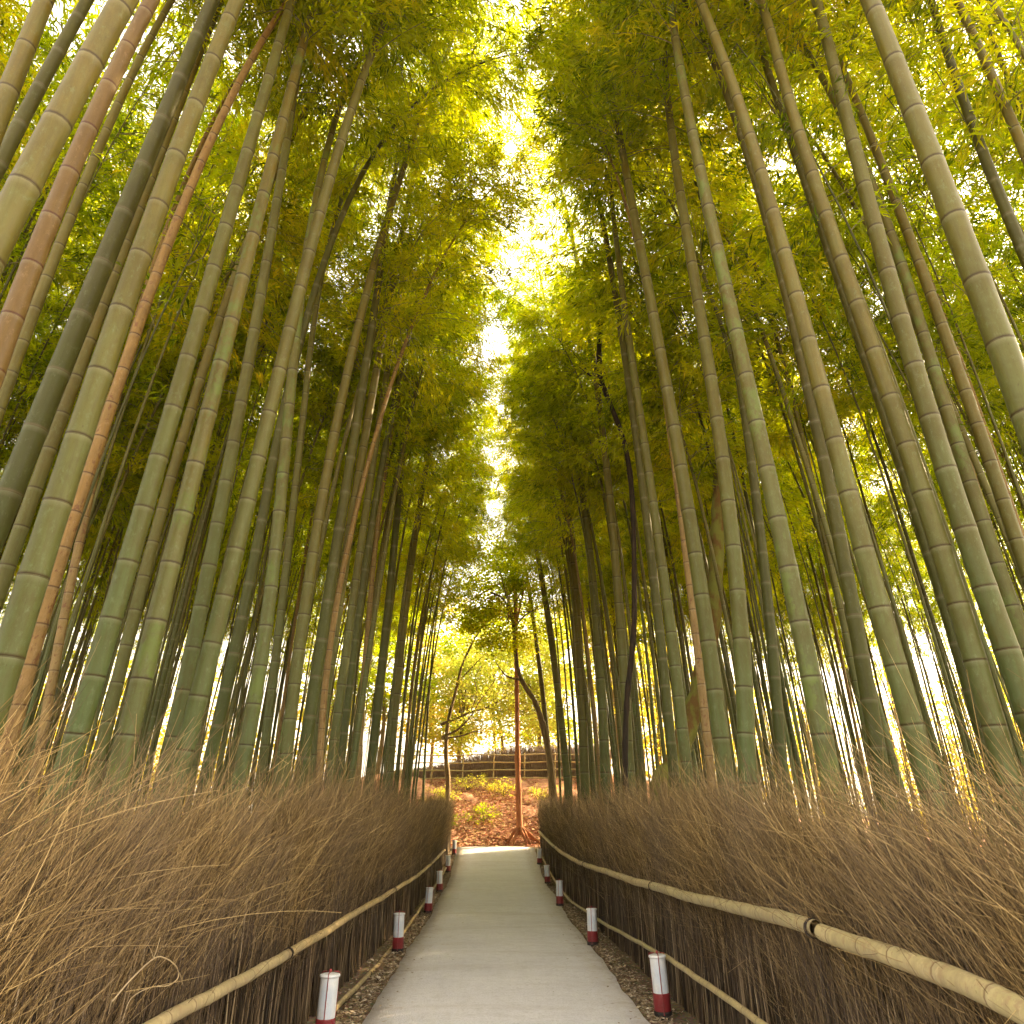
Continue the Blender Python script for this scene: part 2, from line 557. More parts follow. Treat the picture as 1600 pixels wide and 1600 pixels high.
# ------------------------------------------------------------------ ground, path
def build_ground():
    xs = np.concatenate([[-900, -300, -120, -60, -35], np.arange(-22, -6, 1.0), np.arange(-6, 6.01, .2), np.arange(7, 23, 1.0), [35, 60, 120, 300, 900]])
    ys = np.concatenate([[-600, -120, -40, -12], np.arange(-4, 60, .4), [66, 75, 90, 130, 220, 500, 1500]])
    X, Y = np.meshgrid(xs, ys)
    Z = ground_z(X, Y)
    near = (np.abs(X) < 22) & (Y > -5) & (Y < 60)
    bump = .018 * smooth_noise(X * 1.7 + Y * .6, 1) + .018 * smooth_noise(Y * 1.3 - X * .8, 2)
    hilly = np.clip((Y - 29) / 3, 0, 1) * (.16 * smooth_noise(X * .33 + Y * .1, 3) + .10 * smooth_noise(Y * .5 + X * .3, 4))
    onpath = np.clip((np.abs(X - .13) - 1.35) / .3, 0, 1)
    Z = Z + np.where(near, bump * onpath - .008 + hilly, -.008)
    ny, nx = X.shape
    V = np.stack([X, Y, Z], -1).reshape(-1, 3)
    i, j = np.meshgrid(np.arange(ny - 1), np.arange(nx - 1), indexing='ij')
    b = i * nx + j
    Q = np.stack([b, b + 1, b + nx + 1, b + nx], -1).reshape(-1, 4)
    tag(link('ground', make_mesh('ground', V, Q, ground_material())), kind='structure')
build_ground()

def path_edges(y):
    y = np.asarray(y, float)
    l = -1.10 - .10 * np.clip((y - 9) / 10, 0, 1) - .12 * np.clip((y - 22) / 6, 0, 1) + .03 * smooth_noise(y * .3, 11) + .012 * smooth_noise(y * 2.1, 12)
    r = 1.34 + .10 * np.clip((y - 8) / 10, 0, 1) + .10 * np.clip((y - 22) / 6, 0, 1) + .03 * smooth_noise(y * .27, 13) + .012 * smooth_noise(y * 1.9, 14)
    return l, r

def build_path():
    ys = np.arange(-4, 28.51, .12)
    l, r = path_edges(ys)
    t = np.linspace(0, 1, 13)
    X = l[:, None] + (r - l)[:, None] * t
    Y = np.repeat(ys[:, None], 13, 1)
    Z = ground_z(X, Y) + .014 + .02 * (1 - (2 * t - 1) ** 2)
    V = np.stack([X, Y, Z], -1).reshape(-1, 3)
    i, j = np.meshgrid(np.arange(len(ys) - 1), np.arange(12), indexing='ij')
    b = i * 13 + j
    Q = np.stack([b, b + 1, b + 14, b + 13], -1).reshape(-1, 4)
    # thin skirt so the slab has an edge
    n = len(V)
    sk = []; V2 = [V]
    for col, sgn in ((0, -1), (12, 1)):
        e = V.reshape(len(ys), 13, 3)[:, col].copy(); e[:, 2] -= .05; e[:, 0] += .01 * sgn
        V2.append(e)
        a = np.arange(len(ys) - 1)
        sk.append(np.stack([a * 13 + col, (a + 1) * 13 + col, n + a + 1, n + a], -1)); n += len(ys)
    tag(link('path', make_mesh('path', np.vstack(V2), np.vstack([Q] + sk), path_material())), kind='structure')
build_path()

# ------------------------------------------------------------------ brushwood fences
def build_fence(side):
    sg = -1 if side == 'left' else 1
    x_face = -1.57 if sg < 0 else 1.78
    rr = np.random.default_rng(100 + sg)
    # stems, denser close to the camera
    n = 21000; nb = 2400
    yb = 0.6 + 28.0 * rr.random(nb) ** 1.6
    bi = rr.integers(0, nb, n)
    y = np.clip(yb[bi] + rr.normal(0, .035, n), .4, 27.6)
    far = np.clip((y - 4) / 20, 0, 1)
    dpt = rr.random(nb) ** 1.2 * .50
    depth = np.clip(dpt[bi] + rr.normal(0, .04, n), 0, .6)
    x0 = x_face + sg * (depth + .02)
    S = 10
    t = np.linspace(0, 1, S)
    Lb = rr.normal(1.0, .10, nb)
    Ls = rr.uniform(1.25, 1.85, n) * Lb[bi] * np.interp(y, [0, 3, 6, 10, 20, 28], [.83, .86, .97, 1.06, 1.02, .88]) + rr.exponential(.07, n)
    Ls = Ls * (1 + .06 * smooth_noise(y * .45, 60 + sg) + .04 * smooth_noise(y * 1.7, 61 + sg))
    thb = rr.normal(.72, .17, nb); azb = rr.normal(0, .26, nb)
    th1 = (thb[bi] + rr.normal(0, .16, n)) * (1 - .25 * far)
    az = azb[bi] + rr.normal(0, .22, n)
    kink = np.cumsum(rr.normal(0, .022, (n, S)), 1) * t[None]
    kaz = np.cumsum(rr.normal(0, .05, (n, S)), 1) * t[None]
    th = .03 + rr.normal(0, .06, n)[:, None] + th1[:, None] * (np.clip((t - .34) / .66, 0, 1) ** 1.15)[None] + kink
    ds = (Ls / (S - 1))[:, None]
    azz = az[:, None] + kaz
    hx = np.sin(azz) * np.sin(th) - sg * .08 * t[None]
    hy = np.cos(azz) * np.sin(th)
    hz = np.cos(th)
    P = np.zeros((n, S, 3))
    st = np.stack([hx, hy, hz], -1) * ds[..., None]
    P[:, 0] = np.stack([x0, y, ground_z(x0, y) + rr.uniform(-.02, .04, n)], 1)
    P[:, 1:] = P[:, :1] + np.cumsum(st[:, :-1], 1)
    P[:, 1:] += rr.normal(0, .0035, P[:, 1:].shape)
    P[..., 1] = np.minimum(P[..., 1], 28.3)
    shb = rr.beta(1.6, 1.9, nb)
    r0 = rr.uniform(.0018, .0042, n) * (1 + 1.0 * far)
    rad = r0[:, None] * (1 - .68 * t)[None]
    V1, Q1 = tubes(P, rad, 3)
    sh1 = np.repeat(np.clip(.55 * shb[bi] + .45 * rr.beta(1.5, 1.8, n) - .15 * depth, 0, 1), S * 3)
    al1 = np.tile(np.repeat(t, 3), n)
    # side shoots
    m = 92000
    pi = rr.integers(0, n, m)
    tp = rr.uniform(.25, .95, m)
    k = tp * (S - 1); k0 = np.minimum(k.astype(int), S - 2); fr = (k - k0)[:, None]
    O = P[pi, k0] * (1 - fr) + P[pi, k0 + 1] * fr
    Dm = P[pi, k0 + 1] - P[pi, k0]; Dm /= np.linalg.norm(Dm, axis=1, keepdims=True) + 1e-9
    D = Dm + rr.normal(0, .36, (m, 3)) * np.where(rr.random((m, 1)) < .15, 1.8, 1.0) + np.array([-sg * .04, .05, 0])
    D /= np.linalg.norm(D, axis=1, keepdims=True)
    l2 = np.where(rr.random(m) < .5, rr.uniform(.06, .22, m), rr.uniform(.15, .5, m)) * (1.1 - .5 * np.abs(tp - .6))
    t2 = np.linspace(0, 1, 5)
    P2 = O[:, None] + D[:, None] * (l2[:, None] * t2)[..., None]
    P2 += (rr.normal(0, .07, (m, 1, 3)) * (l2[:, None] * t2 ** 2)[..., None])
    P2[..., 2] += (t2 ** 2)[None] * .04
    P2[..., 1] = np.minimum(P2[..., 1], 28.4)
    r2 = (rr.uniform(.0011, .0021, m) * (1 + 1.0 * far[pi]))[:, None] * (1 - .6 * t2)[None]
    V2, Q2 = tubes(P2, r2, 3)
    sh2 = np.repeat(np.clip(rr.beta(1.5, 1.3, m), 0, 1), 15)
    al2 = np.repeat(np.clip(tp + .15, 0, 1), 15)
    # a few long stray wisps near the camera
    w = 1300
    yw = 2.3 + 8 * rr.random(w) ** 1.2
    xw = x_face + sg * rr.uniform(.1, .75, w)
    t3 = np.linspace(0, 1, 7)
    L3 = rr.uniform(.45, 1.05, w)
    a3 = rr.normal(0, .5, w); e3 = rr.normal(.75, .25, w)
    D3 = np.stack([np.sin(a3) * np.cos(e3) - sg * .15, np.cos(a3) * np.cos(e3), np.sin(e3)], 1)
    P3 = np.stack([xw, yw, rr.uniform(.85, 1.42, w)], 1)[:, None] + D3[:, None] * (L3[:, None] * t3)[..., None]
    P3[..., 2] -= (t3 ** 2)[None] * (L3 * .18)[:, None]
    P3 += rr.normal(0, .03, (w, 1, 3)) * (t3 ** 2)[None, :, None]
    V3, Q3 = tubes(P3, np.outer(rr.uniform(.0013, .0022, w), 1 - .6 * t3), 3)
    sh3 = np.repeat(rr.uniform(.3, 1, w), 21); al3 = np.full(len(V3), .9)
    # short upright stems packed along the path face
    u_ = 9000
    yu = .6 + 27.4 * rr.random(u_) ** 1.7
    xu = x_face + sg * rr.uniform(-.02, .22, u_)
    t4 = np.linspace(0, 1, 4)
    du = np.stack([rr.normal(sg * .03, .035, u_), rr.normal(.03, .06, u_), rr.uniform(.65, 1.2, u_)], 1)
    P4 = np.stack([xu, yu, ground_z(xu, yu) - .02], 1)[:, None] + du[:, None] * t4[None, :, None]
    P4[:, 1:] += rr.normal(0, .004, P4[:, 1:].shape)
    V4, Q4 = tubes(P4, (rr.uniform(.0025, .0055, u_) * (1 + np.clip(yu / 14, 0, 1.2)))[:, None] * (1 - .4 * t4)[None], 3)
    sh4 = np.repeat(rr.beta(1.3, 1.5, u_), 12); al4 = np.full(len(V4), .2)
    V = np.vstack([V1, V2, V3, V4]); Q = np.vstack([Q1, Q2 + len(V1), Q3 + len(V1) + len(V2), Q4 + len(V1) + len(V2) + len(V3)])
    root = empty('brushwood_fence', (x_face, 14.0, float(ground_z(x_face, 14.0))))
    inv = -np.array(root.location)
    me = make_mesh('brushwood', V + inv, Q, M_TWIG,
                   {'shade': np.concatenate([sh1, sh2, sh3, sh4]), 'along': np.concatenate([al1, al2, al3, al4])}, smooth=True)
    o = link('brushwood', me, root); tag(o, kind='stuff')
    # packed core behind the face
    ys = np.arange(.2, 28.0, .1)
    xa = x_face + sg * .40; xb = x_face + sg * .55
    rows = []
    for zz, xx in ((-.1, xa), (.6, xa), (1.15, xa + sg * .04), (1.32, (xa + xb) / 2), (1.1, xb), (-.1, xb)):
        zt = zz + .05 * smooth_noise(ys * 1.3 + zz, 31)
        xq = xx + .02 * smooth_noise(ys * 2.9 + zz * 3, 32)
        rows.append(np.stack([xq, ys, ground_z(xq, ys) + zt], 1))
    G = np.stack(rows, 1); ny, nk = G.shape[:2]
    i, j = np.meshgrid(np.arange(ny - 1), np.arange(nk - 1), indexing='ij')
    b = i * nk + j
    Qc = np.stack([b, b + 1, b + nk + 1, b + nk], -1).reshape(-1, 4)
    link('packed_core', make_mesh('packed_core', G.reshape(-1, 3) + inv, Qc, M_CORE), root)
    return root, inv

def ring_mesh(name, c, axis, R, r, mat, turns=3):
    axis = np.array(axis, float); axis /= np.linalg.norm(axis)
    a = np.cross(axis, [0, 0, 1.0]); a /= np.linalg.norm(a); b = np.cross(axis, a)
    t = np.linspace(0, turns * 2 * math.pi, turns * 14 + 1)
    P = np.array(c)[None] + R * (np.outer(np.cos(t), a) + np.outer(np.sin(t), b)) + np.outer((t / t[-1] - .5) * r * 2 * turns, axis)
    V, Q = tubes(P[None], np.full((1, len(t)), r), 5)
    return make_mesh(name, V, Q, mat)

def rails(root, inv, pts, r, joints, seed, lab):
    C = catmull(pts, 10); A = arc(C)
    cuts = [0] + [A[np.argmin(np.abs(C[:, 1] - y))] for y in joints] + [A[-1]]
    for n_, (a, b) in enumerate(zip(cuts[:-1], cuts[1:])):
        s = np.arange(a - (.05 if n_ else 0), b + .03, .06)
        P = sample(C, A, np.clip(s, 0, A[-1]))
        P = P + np.stack([.006 * smooth_noise(s * .6, seed + n_), 0 * s, .010 * smooth_noise(s * .5, seed + n_ + 9)], 1)
        me = culm_mesh('rail', P + inv, r, M_RAIL, k=12, taper=False, seed=seed + n_, length=.30 if r > .03 else .24)
        ro = link('rail', me, root)
        ro['label'] = lab
        if n_ > 0:
            c = sample(C, A, np.array([a]))[0]; ax = sample(C, A, np.array([a + .1]))[0] - c
            link('tie', ring_mesh('tie', c + inv, ax, r * 1.12, .0035, M_TIE, 4), ro)

fl, invl = build_fence('left')
fr_, invr = build_fence('right')
tag(fl, 'long brown brushwood fence left of the path, its feathery twigs swept towards the far end', 'fence', 'brushwood fences lining the path')
tag(fr_, 'long brown brushwood fence right of the path with a thick tan bamboo rail', 'fence', 'brushwood fences lining the path')
RU = [at_x(x, y, X - .04) for x, y, X in [(1780, 1668, 1.70), (1600, 1580, 1.70), (1440, 1510, 1.70), (1200, 1430, 1.70), (1020, 1385, 1.70), (900, 1345, 1.70), (865, 1322, 1.70)]]
RU.append(np.array([1.66, 27.0, 1.08]))
rails(fr_, invr, RU, .040, [4.1, 8.2, 14.0, 20.0], 40, 'thick tan bamboo handrail')
RL = [np.array([1.60, 2.0, .52]), np.array([1.60, 3.6, .48])] + [at_x(x, y, 1.60) for x, y in [(1190, 1600), (1100, 1535), (1035, 1492), (940, 1440), (880, 1395)]] + [np.array([1.62, 24.0, .30]), np.array([1.62, 27.0, .6])]
rails(fr_, invr, RL, .022, [7.5, 12.5, 18.0], 50, 'thin pale lower bamboo rail')
LU = [np.array([-1.50, 1.2, .80]), np.array([-1.50, 2.4, .76])] + [at_x(x, y, -1.50) for x, y in [(250, 1600), (350, 1545), (450, 1490), (600, 1400), (660, 1362), (695, 1328)]]
rails(fl, invl, LU, .033, [6.0, 12.0, 18.5], 60, 'tan bamboo handrail')
LL = [np.array([-1.37, 2.5, .12]), np.array([-1.37, 5.0, .10])] + [at_x(x, y, -1.37) + np.array([0, 0, .03]) for x, y in [(534, 1572), (600, 1500), (650, 1432), (690, 1370)]] + [np.array([-1.40, 25.5, .28])]
rails(fl, invl, LL, .024, [9.2, 14.0, 19.0], 70, 'pale bamboo rail lying near the ground')

# loose pale twig caught on the left fence
def loose_twig():
    root = empty('twig', tuple(at_x(240, 1510, -1.48)))
    inv = -np.array(root.location)
    strokes = [([(175, 1565), (205, 1530), (240, 1498), (258, 1497), (275, 1510), (278, 1528), (262, 1540), (235, 1543), (205, 1560), (190, 1598)], .0035),
               ([(240, 1498), (246, 1480), (250, 1465)], .002), ([(275, 1510), (282, 1525), (286, 1540)], .0018),
               ([(240, 1498), (236, 1485), (232, 1478)], .0016)]
    Vs = []; Qs = []; n = 0
    for k, (st, r) in enumerate(strokes):
        P = catmull([at_x(x, y, -1.47 + .015 * math.sin(i * 1.3 + k)) for i, (x, y) in enumerate(st)], 5)
        V, Q = tubes((P + inv)[None], (r * np.linspace(1, .55, len(P)))[None], 5)
        Vs.append(V); Qs.append(Q + n); n += len(V)
    V = np.vstack(Vs)
    link('stem', make_mesh('twig', V, np.vstack(Qs), M_TWIG, {'shade': np.full(len(V), .97), 'along': np.full(len(V), .4)}), root)
    tag(root, 'pale looped twig caught on the lower face of the left brushwood fence', 'twig')
loose_twig()

# ------------------------------------------------------------------ lanterns
def lathe(profile, k=28):
    pr = np.array(profile, float); S = len(pr)
    th = np.arange(k) * 2 * math.pi / k
    V = np.stack([pr[:, 0][:, None] * np.cos(th), pr[:, 0][:, None] * np.sin(th), np.repeat(pr[:, 1][:, None], k, 1)], -1).reshape(-1, 3)
    s, j = np.meshgrid(np.arange(S - 1), np.arange(k), indexing='ij')
    Q = np.stack([s * k + j, s * k + (j + 1) % k, (s + 1) * k + (j + 1) % k, (s + 1) * k + j], -1).reshape(-1, 4)
    return V, Q

def lantern_proto():
    root = empty('path_lantern', (0, 0, 0))
    V, Q = lathe([(.0, .0), (.075, .0), (.079, .008), (.079, .045), (.074, .052), (.0, .052)])
    link('foot', make_mesh('foot', V, Q, M_BLACK, smooth=False), root)
    V, Q = lathe([(.0, .05), (.072, .05), (.074, .056), (.074, .175), (.071, .180), (.0, .180)])
    link('red_base', make_mesh('red_base', V, Q, M_RED, smooth=False), root)
    V, Q = lathe([(.0, .178), (.068, .178), (.069, .20), (.069, .43), (.068, .44), (.0, .44)])
    link('lamp_shade', make_mesh('lamp_shade', V, Q, M_SHADE, smooth=False), root)
    V, Q = lathe([(.071, .435), (.076, .437), (.078, .445), (.076, .453), (.060, .457), (.0, .459)])
    link('lid', make_mesh('lid', V, Q, M_SHADE, smooth=True), root)
    for a in (-1.75, 0.35, 2.45):
        ca, sa = math.cos(a), math.sin(a)
        P = [(.082 * ca, .082 * sa, .03), (.0755 * ca, .0755 * sa, .20), (.0735 * ca, .0735 * sa, .43), (.081 * ca, .081 * sa, .452), (.070 * ca, .070 * sa, .466), (.03 * ca, .03 * sa, .470)]
        V, Q = tubes(np.array(P)[None], np.full((1, 6), .0038), 6)
        link('strap', make_mesh('strap', V, Q, M_STRAP), root)
    V, Q = lathe([(.0, .462), (.012, .466), (.014, .476), (.008, .486), (.0, .488)], 14)
    link('knob', make_mesh('knob', V, Q, M_STRAP), root)
    return root

def copy_tree(o, parent=None):
    c = o.copy(); COL.objects.link(c)
    if parent is not None: c.parent = parent
    for ch in o.children:
        copy_tree(ch, c)
    return c

lp = lantern_proto()
lan = [(1.50, 7.17, 'white and dark red lantern nearest the camera on the right, tallest of all the lanterns'),
       (1.42, 11.2, 'white and dark red lantern second from the camera along the right edge of the path'),
       (1.40, 16.2, 'small white and red lantern third from the camera along the right edge of the path'),
       (1.47, 20.6, 'small distant white and red lantern fourth along the right edge of the path'),
       (1.50, 24.6, 'farthest white and red lantern on the right edge near the end of the path'),
       (-1.26, 6.35, 'white lantern with bluish smudges nearest the camera on the left of the path'),
       (-1.25, 10.7, 'white lantern with bright red base second from the camera on the left'),
       (-1.24, 15.2, 'small white and red lantern third from the camera along the left edge of the path'),
       (-1.28, 18.9, 'small white and red lantern fourth from the camera along the left edge of the path'),
       (-1.32, 22.9, 'tiny white and red lantern fifth along the left edge of the path'),
       (-1.34, 26.6, 'last tiny white and red lantern on the left beside the end of the path')]
for i, (x, y, lb) in enumerate(lan):
    o = lp if i == 0 else copy_tree(lp)
    o.location = (x, y, float(ground_z(x, y)) + .004)
    o.rotation_euler = (random.uniform(-.04, .04), random.uniform(-.05, .05), random.uniform(-.25, .25))
    o.scale = (1, 1, [1.02, 1, 1.03, .97, 1, 1.02, 1, .97, 1, 1, 1][i])
    tag(o, lb, 'lantern', 'low lanterns standing along both edges of the path')

# ------------------------------------------------------------------ bamboo
def gap_x(y):
    return np.interp(y, [2, 6, 8, 10, 12, 16, 22, 30], [1.2, 1.1, .95, .5, .05, 0.0, -.25, -.3])
def gap_w(y):
    return np.interp(y, [0, 5, 6.3, 7.5, 9, 12, 15, 17, 20, 30], [-.9, -.8, -.6, -.18, .04, .08, .18, .06, -.25, -.35])
def gap_cull(side):
    def f(C):
        e = gap_x(C[:, 1]); w = gap_w(C[:, 1]) - .05 + .38 * smooth_noise(C[:, 2] * .45 + C[:, 1] * .23, 77 + side) + .26 * smooth_noise(C[:, 2] * 1.1 + C[:, 1] * .9, 79)
        if side < 0:
            return C[:, 0] > e - w
        return C[:, 0] < e + w
    return f

def extend(P, H, side, rr, bend=1.0):
    """carry a traced culm up to its drooping tip"""
    P = list(P)
    T = P[-1] - P[-2]; T = T / np.linalg.norm(T)
    z = P[-1][2]; rem = max(H - z, 2.5)
    n = int(rem / .35) + 1
    dirh = np.array([-side * 1.0, rr.uniform(-.5, .5), 0])
    p = P[-1]
    for i in range(n):
        q = (i + 1) / n
        T = T + dirh * (.010 + .12 * q ** 3) * bend + np.array([0, 0, -.05 * q ** 3])
        T /= np.linalg.norm(T)
        p = p + T * .35
        P.append(p)
    return np.array(P)

def place_bamboo(P, r0, mat, seed, side, label, group=None, k=12, **ck):
    cfn = gap_cull(side)
    bad = np.where(cfn(P) & (P[:, 2] > 7))[0]
    if len(bad) and bad[0] < len(P) - 1:
        P = P[:max(bad[0], 8)]
    base = P[0].copy()
    root = empty('bamboo', tuple(base))
    Q = P - base
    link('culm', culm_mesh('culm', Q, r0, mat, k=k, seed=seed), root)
    cf = gap_cull(side)
    data = bamboo_crown(P, r0, seed, cull=cf, **ck)
    data = (data[0] - base, data[1], data[2], data[3] - base, data[4])
    link('crown', crown_mesh('crown', data), root)
    tag(root, label, 'bamboo', group)
    return root

FRONT = 'bamboos standing close behind the fences'
def hand(pts, wref, yref, mat, label, D=.14, H=16.0, minx=2.35, k=14, deg=3):
    pts = sorted(pts, key=lambda q: -q[1])
    xs = np.array([q[0] for q in pts], float); ys = np.array([q[1] for q in pts], float)
    xr = float(np.interp(yref, ys[::-1], xs[::-1]))
    d = ray(xr, yref)
    depth = D * F_PX / wref
    Y = depth * d[1]
    # keep the foot of the culm outside the fence
    low = at_y(xs[0], ys[0], Y)
    side = 1 if xr > 785 else -1
    need = minx
    if abs(low[0]) < need:
        f = need / max(abs(low[0]), .05); Y *= f; depth *= f; D = min(D * f, .21)
    W = np.array([at_y(x, y, Y) for x, y in zip(xs, ys)])
    dg = min(deg, len(W) - 1)
    co = np.polyfit(W[:, 2], W[:, 0], dg)
    z0, z1 = W[0, 2], W[-1, 2]
    gz = float(ground_z(W[0, 0], Y))
    zz = np.arange(z0, z1, .3)
    X = np.polyval(co, zz)
    P = np.stack([X, np.full_like(zz, Y), zz], 1)
    sl = (P[1, 0] - P[0, 0]) / .3 if len(P) > 1 else 0
    zb = np.arange(gz - .1, z0 - .05, .3)
    s_ = sl * .7
    xb = P[0, 0] + s_ * (zb - z0)
    B = np.stack([xb, np.full_like(zb, Y), zb], 1)
    P = np.vstack([B, P])
    rr = np.random.default_rng(len(label) + int(xs[0]) + 1000)
    P = extend(P, H, side, rr)
    s1 = D / 2 / (1 - .42 * np.clip((at_y(xr, yref, Y)[2]) / H, 0, 1))
    place_bamboo(P, s1, mat, int(rr.integers(1e6)), side, label, None, k=k,
                 start=float(np.clip((12.0 if 850 < xr < 1080 else 10.2 if Y < 9 else 8.6) / P[-1, 2], .52, .84)), blen=1.8, nbr=56)
    HAND.append((P[0, 0], P[0, 1]))
    return Y
HAND = []
G_, DK, LI, TN, RS = M_CULM, M_DARK, M_LICH, M_TAN, M_RUST
# left side, from the edge of the photo inwards
hand([(70, 0), (40, 75), (10, 150), (-15, 215)], 27, 75, G_, 'olive bamboo in the top left corner, outermost of all on the left', deg=2)
hand([(135, 0), (95, 80), (60, 155), (30, 175), (0, 250), (-25, 310)], 20, 120, DK, 'dim brown green bamboo second from the top left corner, thinner than its neighbours', .12, deg=2)
hand([(195, 0), (150, 75), (115, 145), (85, 205), (50, 265), (20, 325), (-10, 385)], 41, 205, G_, 'very thick grey green bamboo crossing the upper left edge of the photo', .16, deg=2)
hand([(235, 0), (200, 75), (165, 150), (140, 200), (100, 285), (68, 375), (40, 425), (10, 520), (-5, 575)], 27, 285, RS, 'rust brown bamboo crossing the upper left edge beside the thickest grey green one', .12, deg=2)
hand([(180, 170), (150, 245), (118, 325), (90, 395), (55, 470), (25, 560), (0, 640)], 15, 325, G_, 'thin olive bamboo just right of the rust brown one at the upper left', .10, deg=2)
hand([(335, 0), (320, 25), (270, 150), (225, 250), (180, 370), (140, 475), (90, 585), (50, 685), (10, 780), (-30, 880)], 30, 475, DK, 'dark green shaded bamboo directly left of the thickest one in the left foreground', .15, deg=2)
hand([(340, 15), (310, 90), (270, 200), (225, 300), (190, 400), (130, 555), (75, 715), (20, 860)], 18, 555, G_, 'slim olive bamboo squeezed between the dark green and the thickest foreground bamboo, left', .12, deg=2)
hand([(372, 0), (350, 45), (312, 145), (275, 250), (245, 325), (220, 400), (185, 505), (160, 580), (130, 655), (105, 737), (77, 824), (49, 910), (22, 1000), (-5, 1085)], 41, 824, G_, 'thickest grey green bamboo in the left foreground, sweeping from the left edge to the top', .17, deg=3)
hand([(225, 480), (195, 580), (170, 640), (154, 700), (127, 756), (109, 820), (92, 884), (71, 947), (56, 1015), (36, 1082), (15, 1150)], 21, 884, TN, 'orange tan dead bamboo with dark specks at the lower left', .11, deg=3)
hand([(160, 700), (142, 760), (128, 830), (112, 900), (98, 980), (84, 1060), (68, 1140), (55, 1210)], 13, 900, TN, 'thin tan bamboo just right of the speckled orange one at the lower left', .09, deg=2)
hand([(455, 0), (425, 115), (390, 225), (365, 310), (340, 400), (310, 500), (295, 540), (270, 635), (262, 700), (234, 764), (214, 831), (191, 904), (169, 979), (148, 1056), (124, 1139), (101, 1206)], 30, 831, G_, 'stout grey green bamboo second of the thick ones from the left edge at fence height', .155)
hand([(492, 0), (465, 100), (435, 225), (415, 300), (375, 425), (350, 540), (325, 660), (300, 750), (292, 786), (276, 854), (255, 921), (238, 994), (221, 1067), (201, 1144), (184, 1206)], 30, 921, LI, 'stout mottled bamboo third of the thick ones from the left edge at fence height', .16)
hand([(330, 540), (305, 620), (281, 700), (262, 767), (247, 812), (234, 861), (225, 910), (210, 962), (199, 1011), (184, 1064), (171, 1116), (157, 1172)], 18, 910, G_, 'medium green bamboo half hidden between the second and third thick ones on the left', .13, deg=2)
hand([(478, 30), (452, 200), (435, 300), (422, 385), (405, 475), (392, 535), (375, 635), (360, 710), (354, 752), (341, 812), (330, 872), (317, 936), (304, 1004), (289, 1075), (274, 1146), (259, 1199)], 22, 872, G_, 'medium grey green bamboo fourth of the thicker ones from the left edge', .135)
hand([(610, 10), (580, 90), (555, 160), (525, 240), (500, 335), (480, 400), (460, 485), (445, 550), (430, 605), (415, 675), (397, 741), (382, 809), (366, 874), (347, 944), (330, 1015), (311, 1086), (292, 1157), (277, 1214)], 26, 874, G_, 'tall grey green bamboo, longest leaning of the thick ones in the left row', .15)
hand([(425, 735), (412, 790), (400, 860), (386, 930), (372, 1000), (355, 1070), (338, 1140), (325, 1200)], 17, 930, DK, 'dark green bamboo right behind the longest leaning thick one on the left', .13, deg=2)
hand([(470, 460), (460, 550), (447, 680), (435, 809), (427, 902), (416, 992), (407, 1037), (397, 1082), (388, 1131), (382, 1199)], 21, 992, LI, 'pale lichen blotched bamboo with tightly spaced rings in the middle of the left row', .14)
hand([(483, 560), (470, 680), (462, 760), (452, 850), (442, 940), (430, 1030), (420, 1110), (412, 1190)], 13, 940, G_, 'slim green bamboo right beside the pale lichen blotched one', .11, deg=2)
hand([(608, 325), (590, 450), (575, 550), (557, 650), (545, 760), (532, 812), (517, 914), (499, 1011), (484, 1112), (474, 1206)], 18, 914, DK, 'dark grey green bamboo standing alone among thin ones, right of the left row', .13)
hand([(545, 850), (529, 925), (510, 1056), (499, 1206)], 10, 1056, TN, 'thin tan orange bamboo just right of the pale ringed grey green one on the left', .08, deg=2)
hand([(590, 820), (578, 950), (566, 1090), (559, 1225)], 9, 1090, TN, 'thin orange bamboo, last tan one before the path gap on the left', .08, deg=2)
hand([(640, 560), (632, 700), (618, 850), (598, 1000), (585, 1130), (578, 1240)], 13, 1000, DK, 'dark green slender bamboo fifth of the far row on the left of the path', .11, deg=2)
hand([(700, 560), (680, 640), (664, 740), (648, 850), (632, 970), (618, 1100), (606, 1240)], 11, 970, G_, 'slender olive bamboo with its top leaning over the path at the far left row', .10, deg=2)
# right side, from the middle outwards
hand([(805, 800), (822, 900), (838, 1000), (850, 1100), (862, 1240)], 9, 1100, G_, 'slender grey green bamboo nearest the path gap on the right', .10, deg=2)
hand([(820, 760), (842, 880), (862, 1010), (878, 1130), (888, 1240)], 10, 1010, G_, 'slender grey green bamboo second from the path gap on the right', .10, deg=2)
hand([(868, 700), (884, 820), (898, 940), (908, 1060), (915, 1240)], 12, 1060, LI, 'mossy green slender bamboo third from the path gap on the right', .11, deg=2)
hand([(865, 250), (885, 325), (910, 450), (925, 550), (940, 675), (955, 800), (966, 920), (976, 1060), (985, 1240)], 13, 920, G_, 'long slender bamboo standing directly behind the dead dark trunk on the right', .12)
hand([(900, 700), (915, 820), (930, 950), (940, 1060), (946, 1240)], 15, 1060, G_, 'pale blue green bamboo left of the dead dark trunk', .13, deg=2)
hand([(940, 40), (960, 160), (980, 250), (992, 350), (1005, 425), (1020, 500), (1035, 575), (1045, 650), (1060, 710), (1073, 745), (1086, 850), (1094, 902), (1101, 959), (1109, 1011), (1114, 1064), (1120, 1116), (1127, 1176)], 22, 850, G_, 'straw coloured tall bamboo right of the dead dark trunk, its top leaning over the path', .145)
hand([(1035, 600), (1052, 700), (1071, 850), (1082, 981), (1097, 1075), (1109, 1180)], 11, 850, TN, 'thin orange tan bamboo hugging the left side of the straw coloured tall one', .085, deg=2)
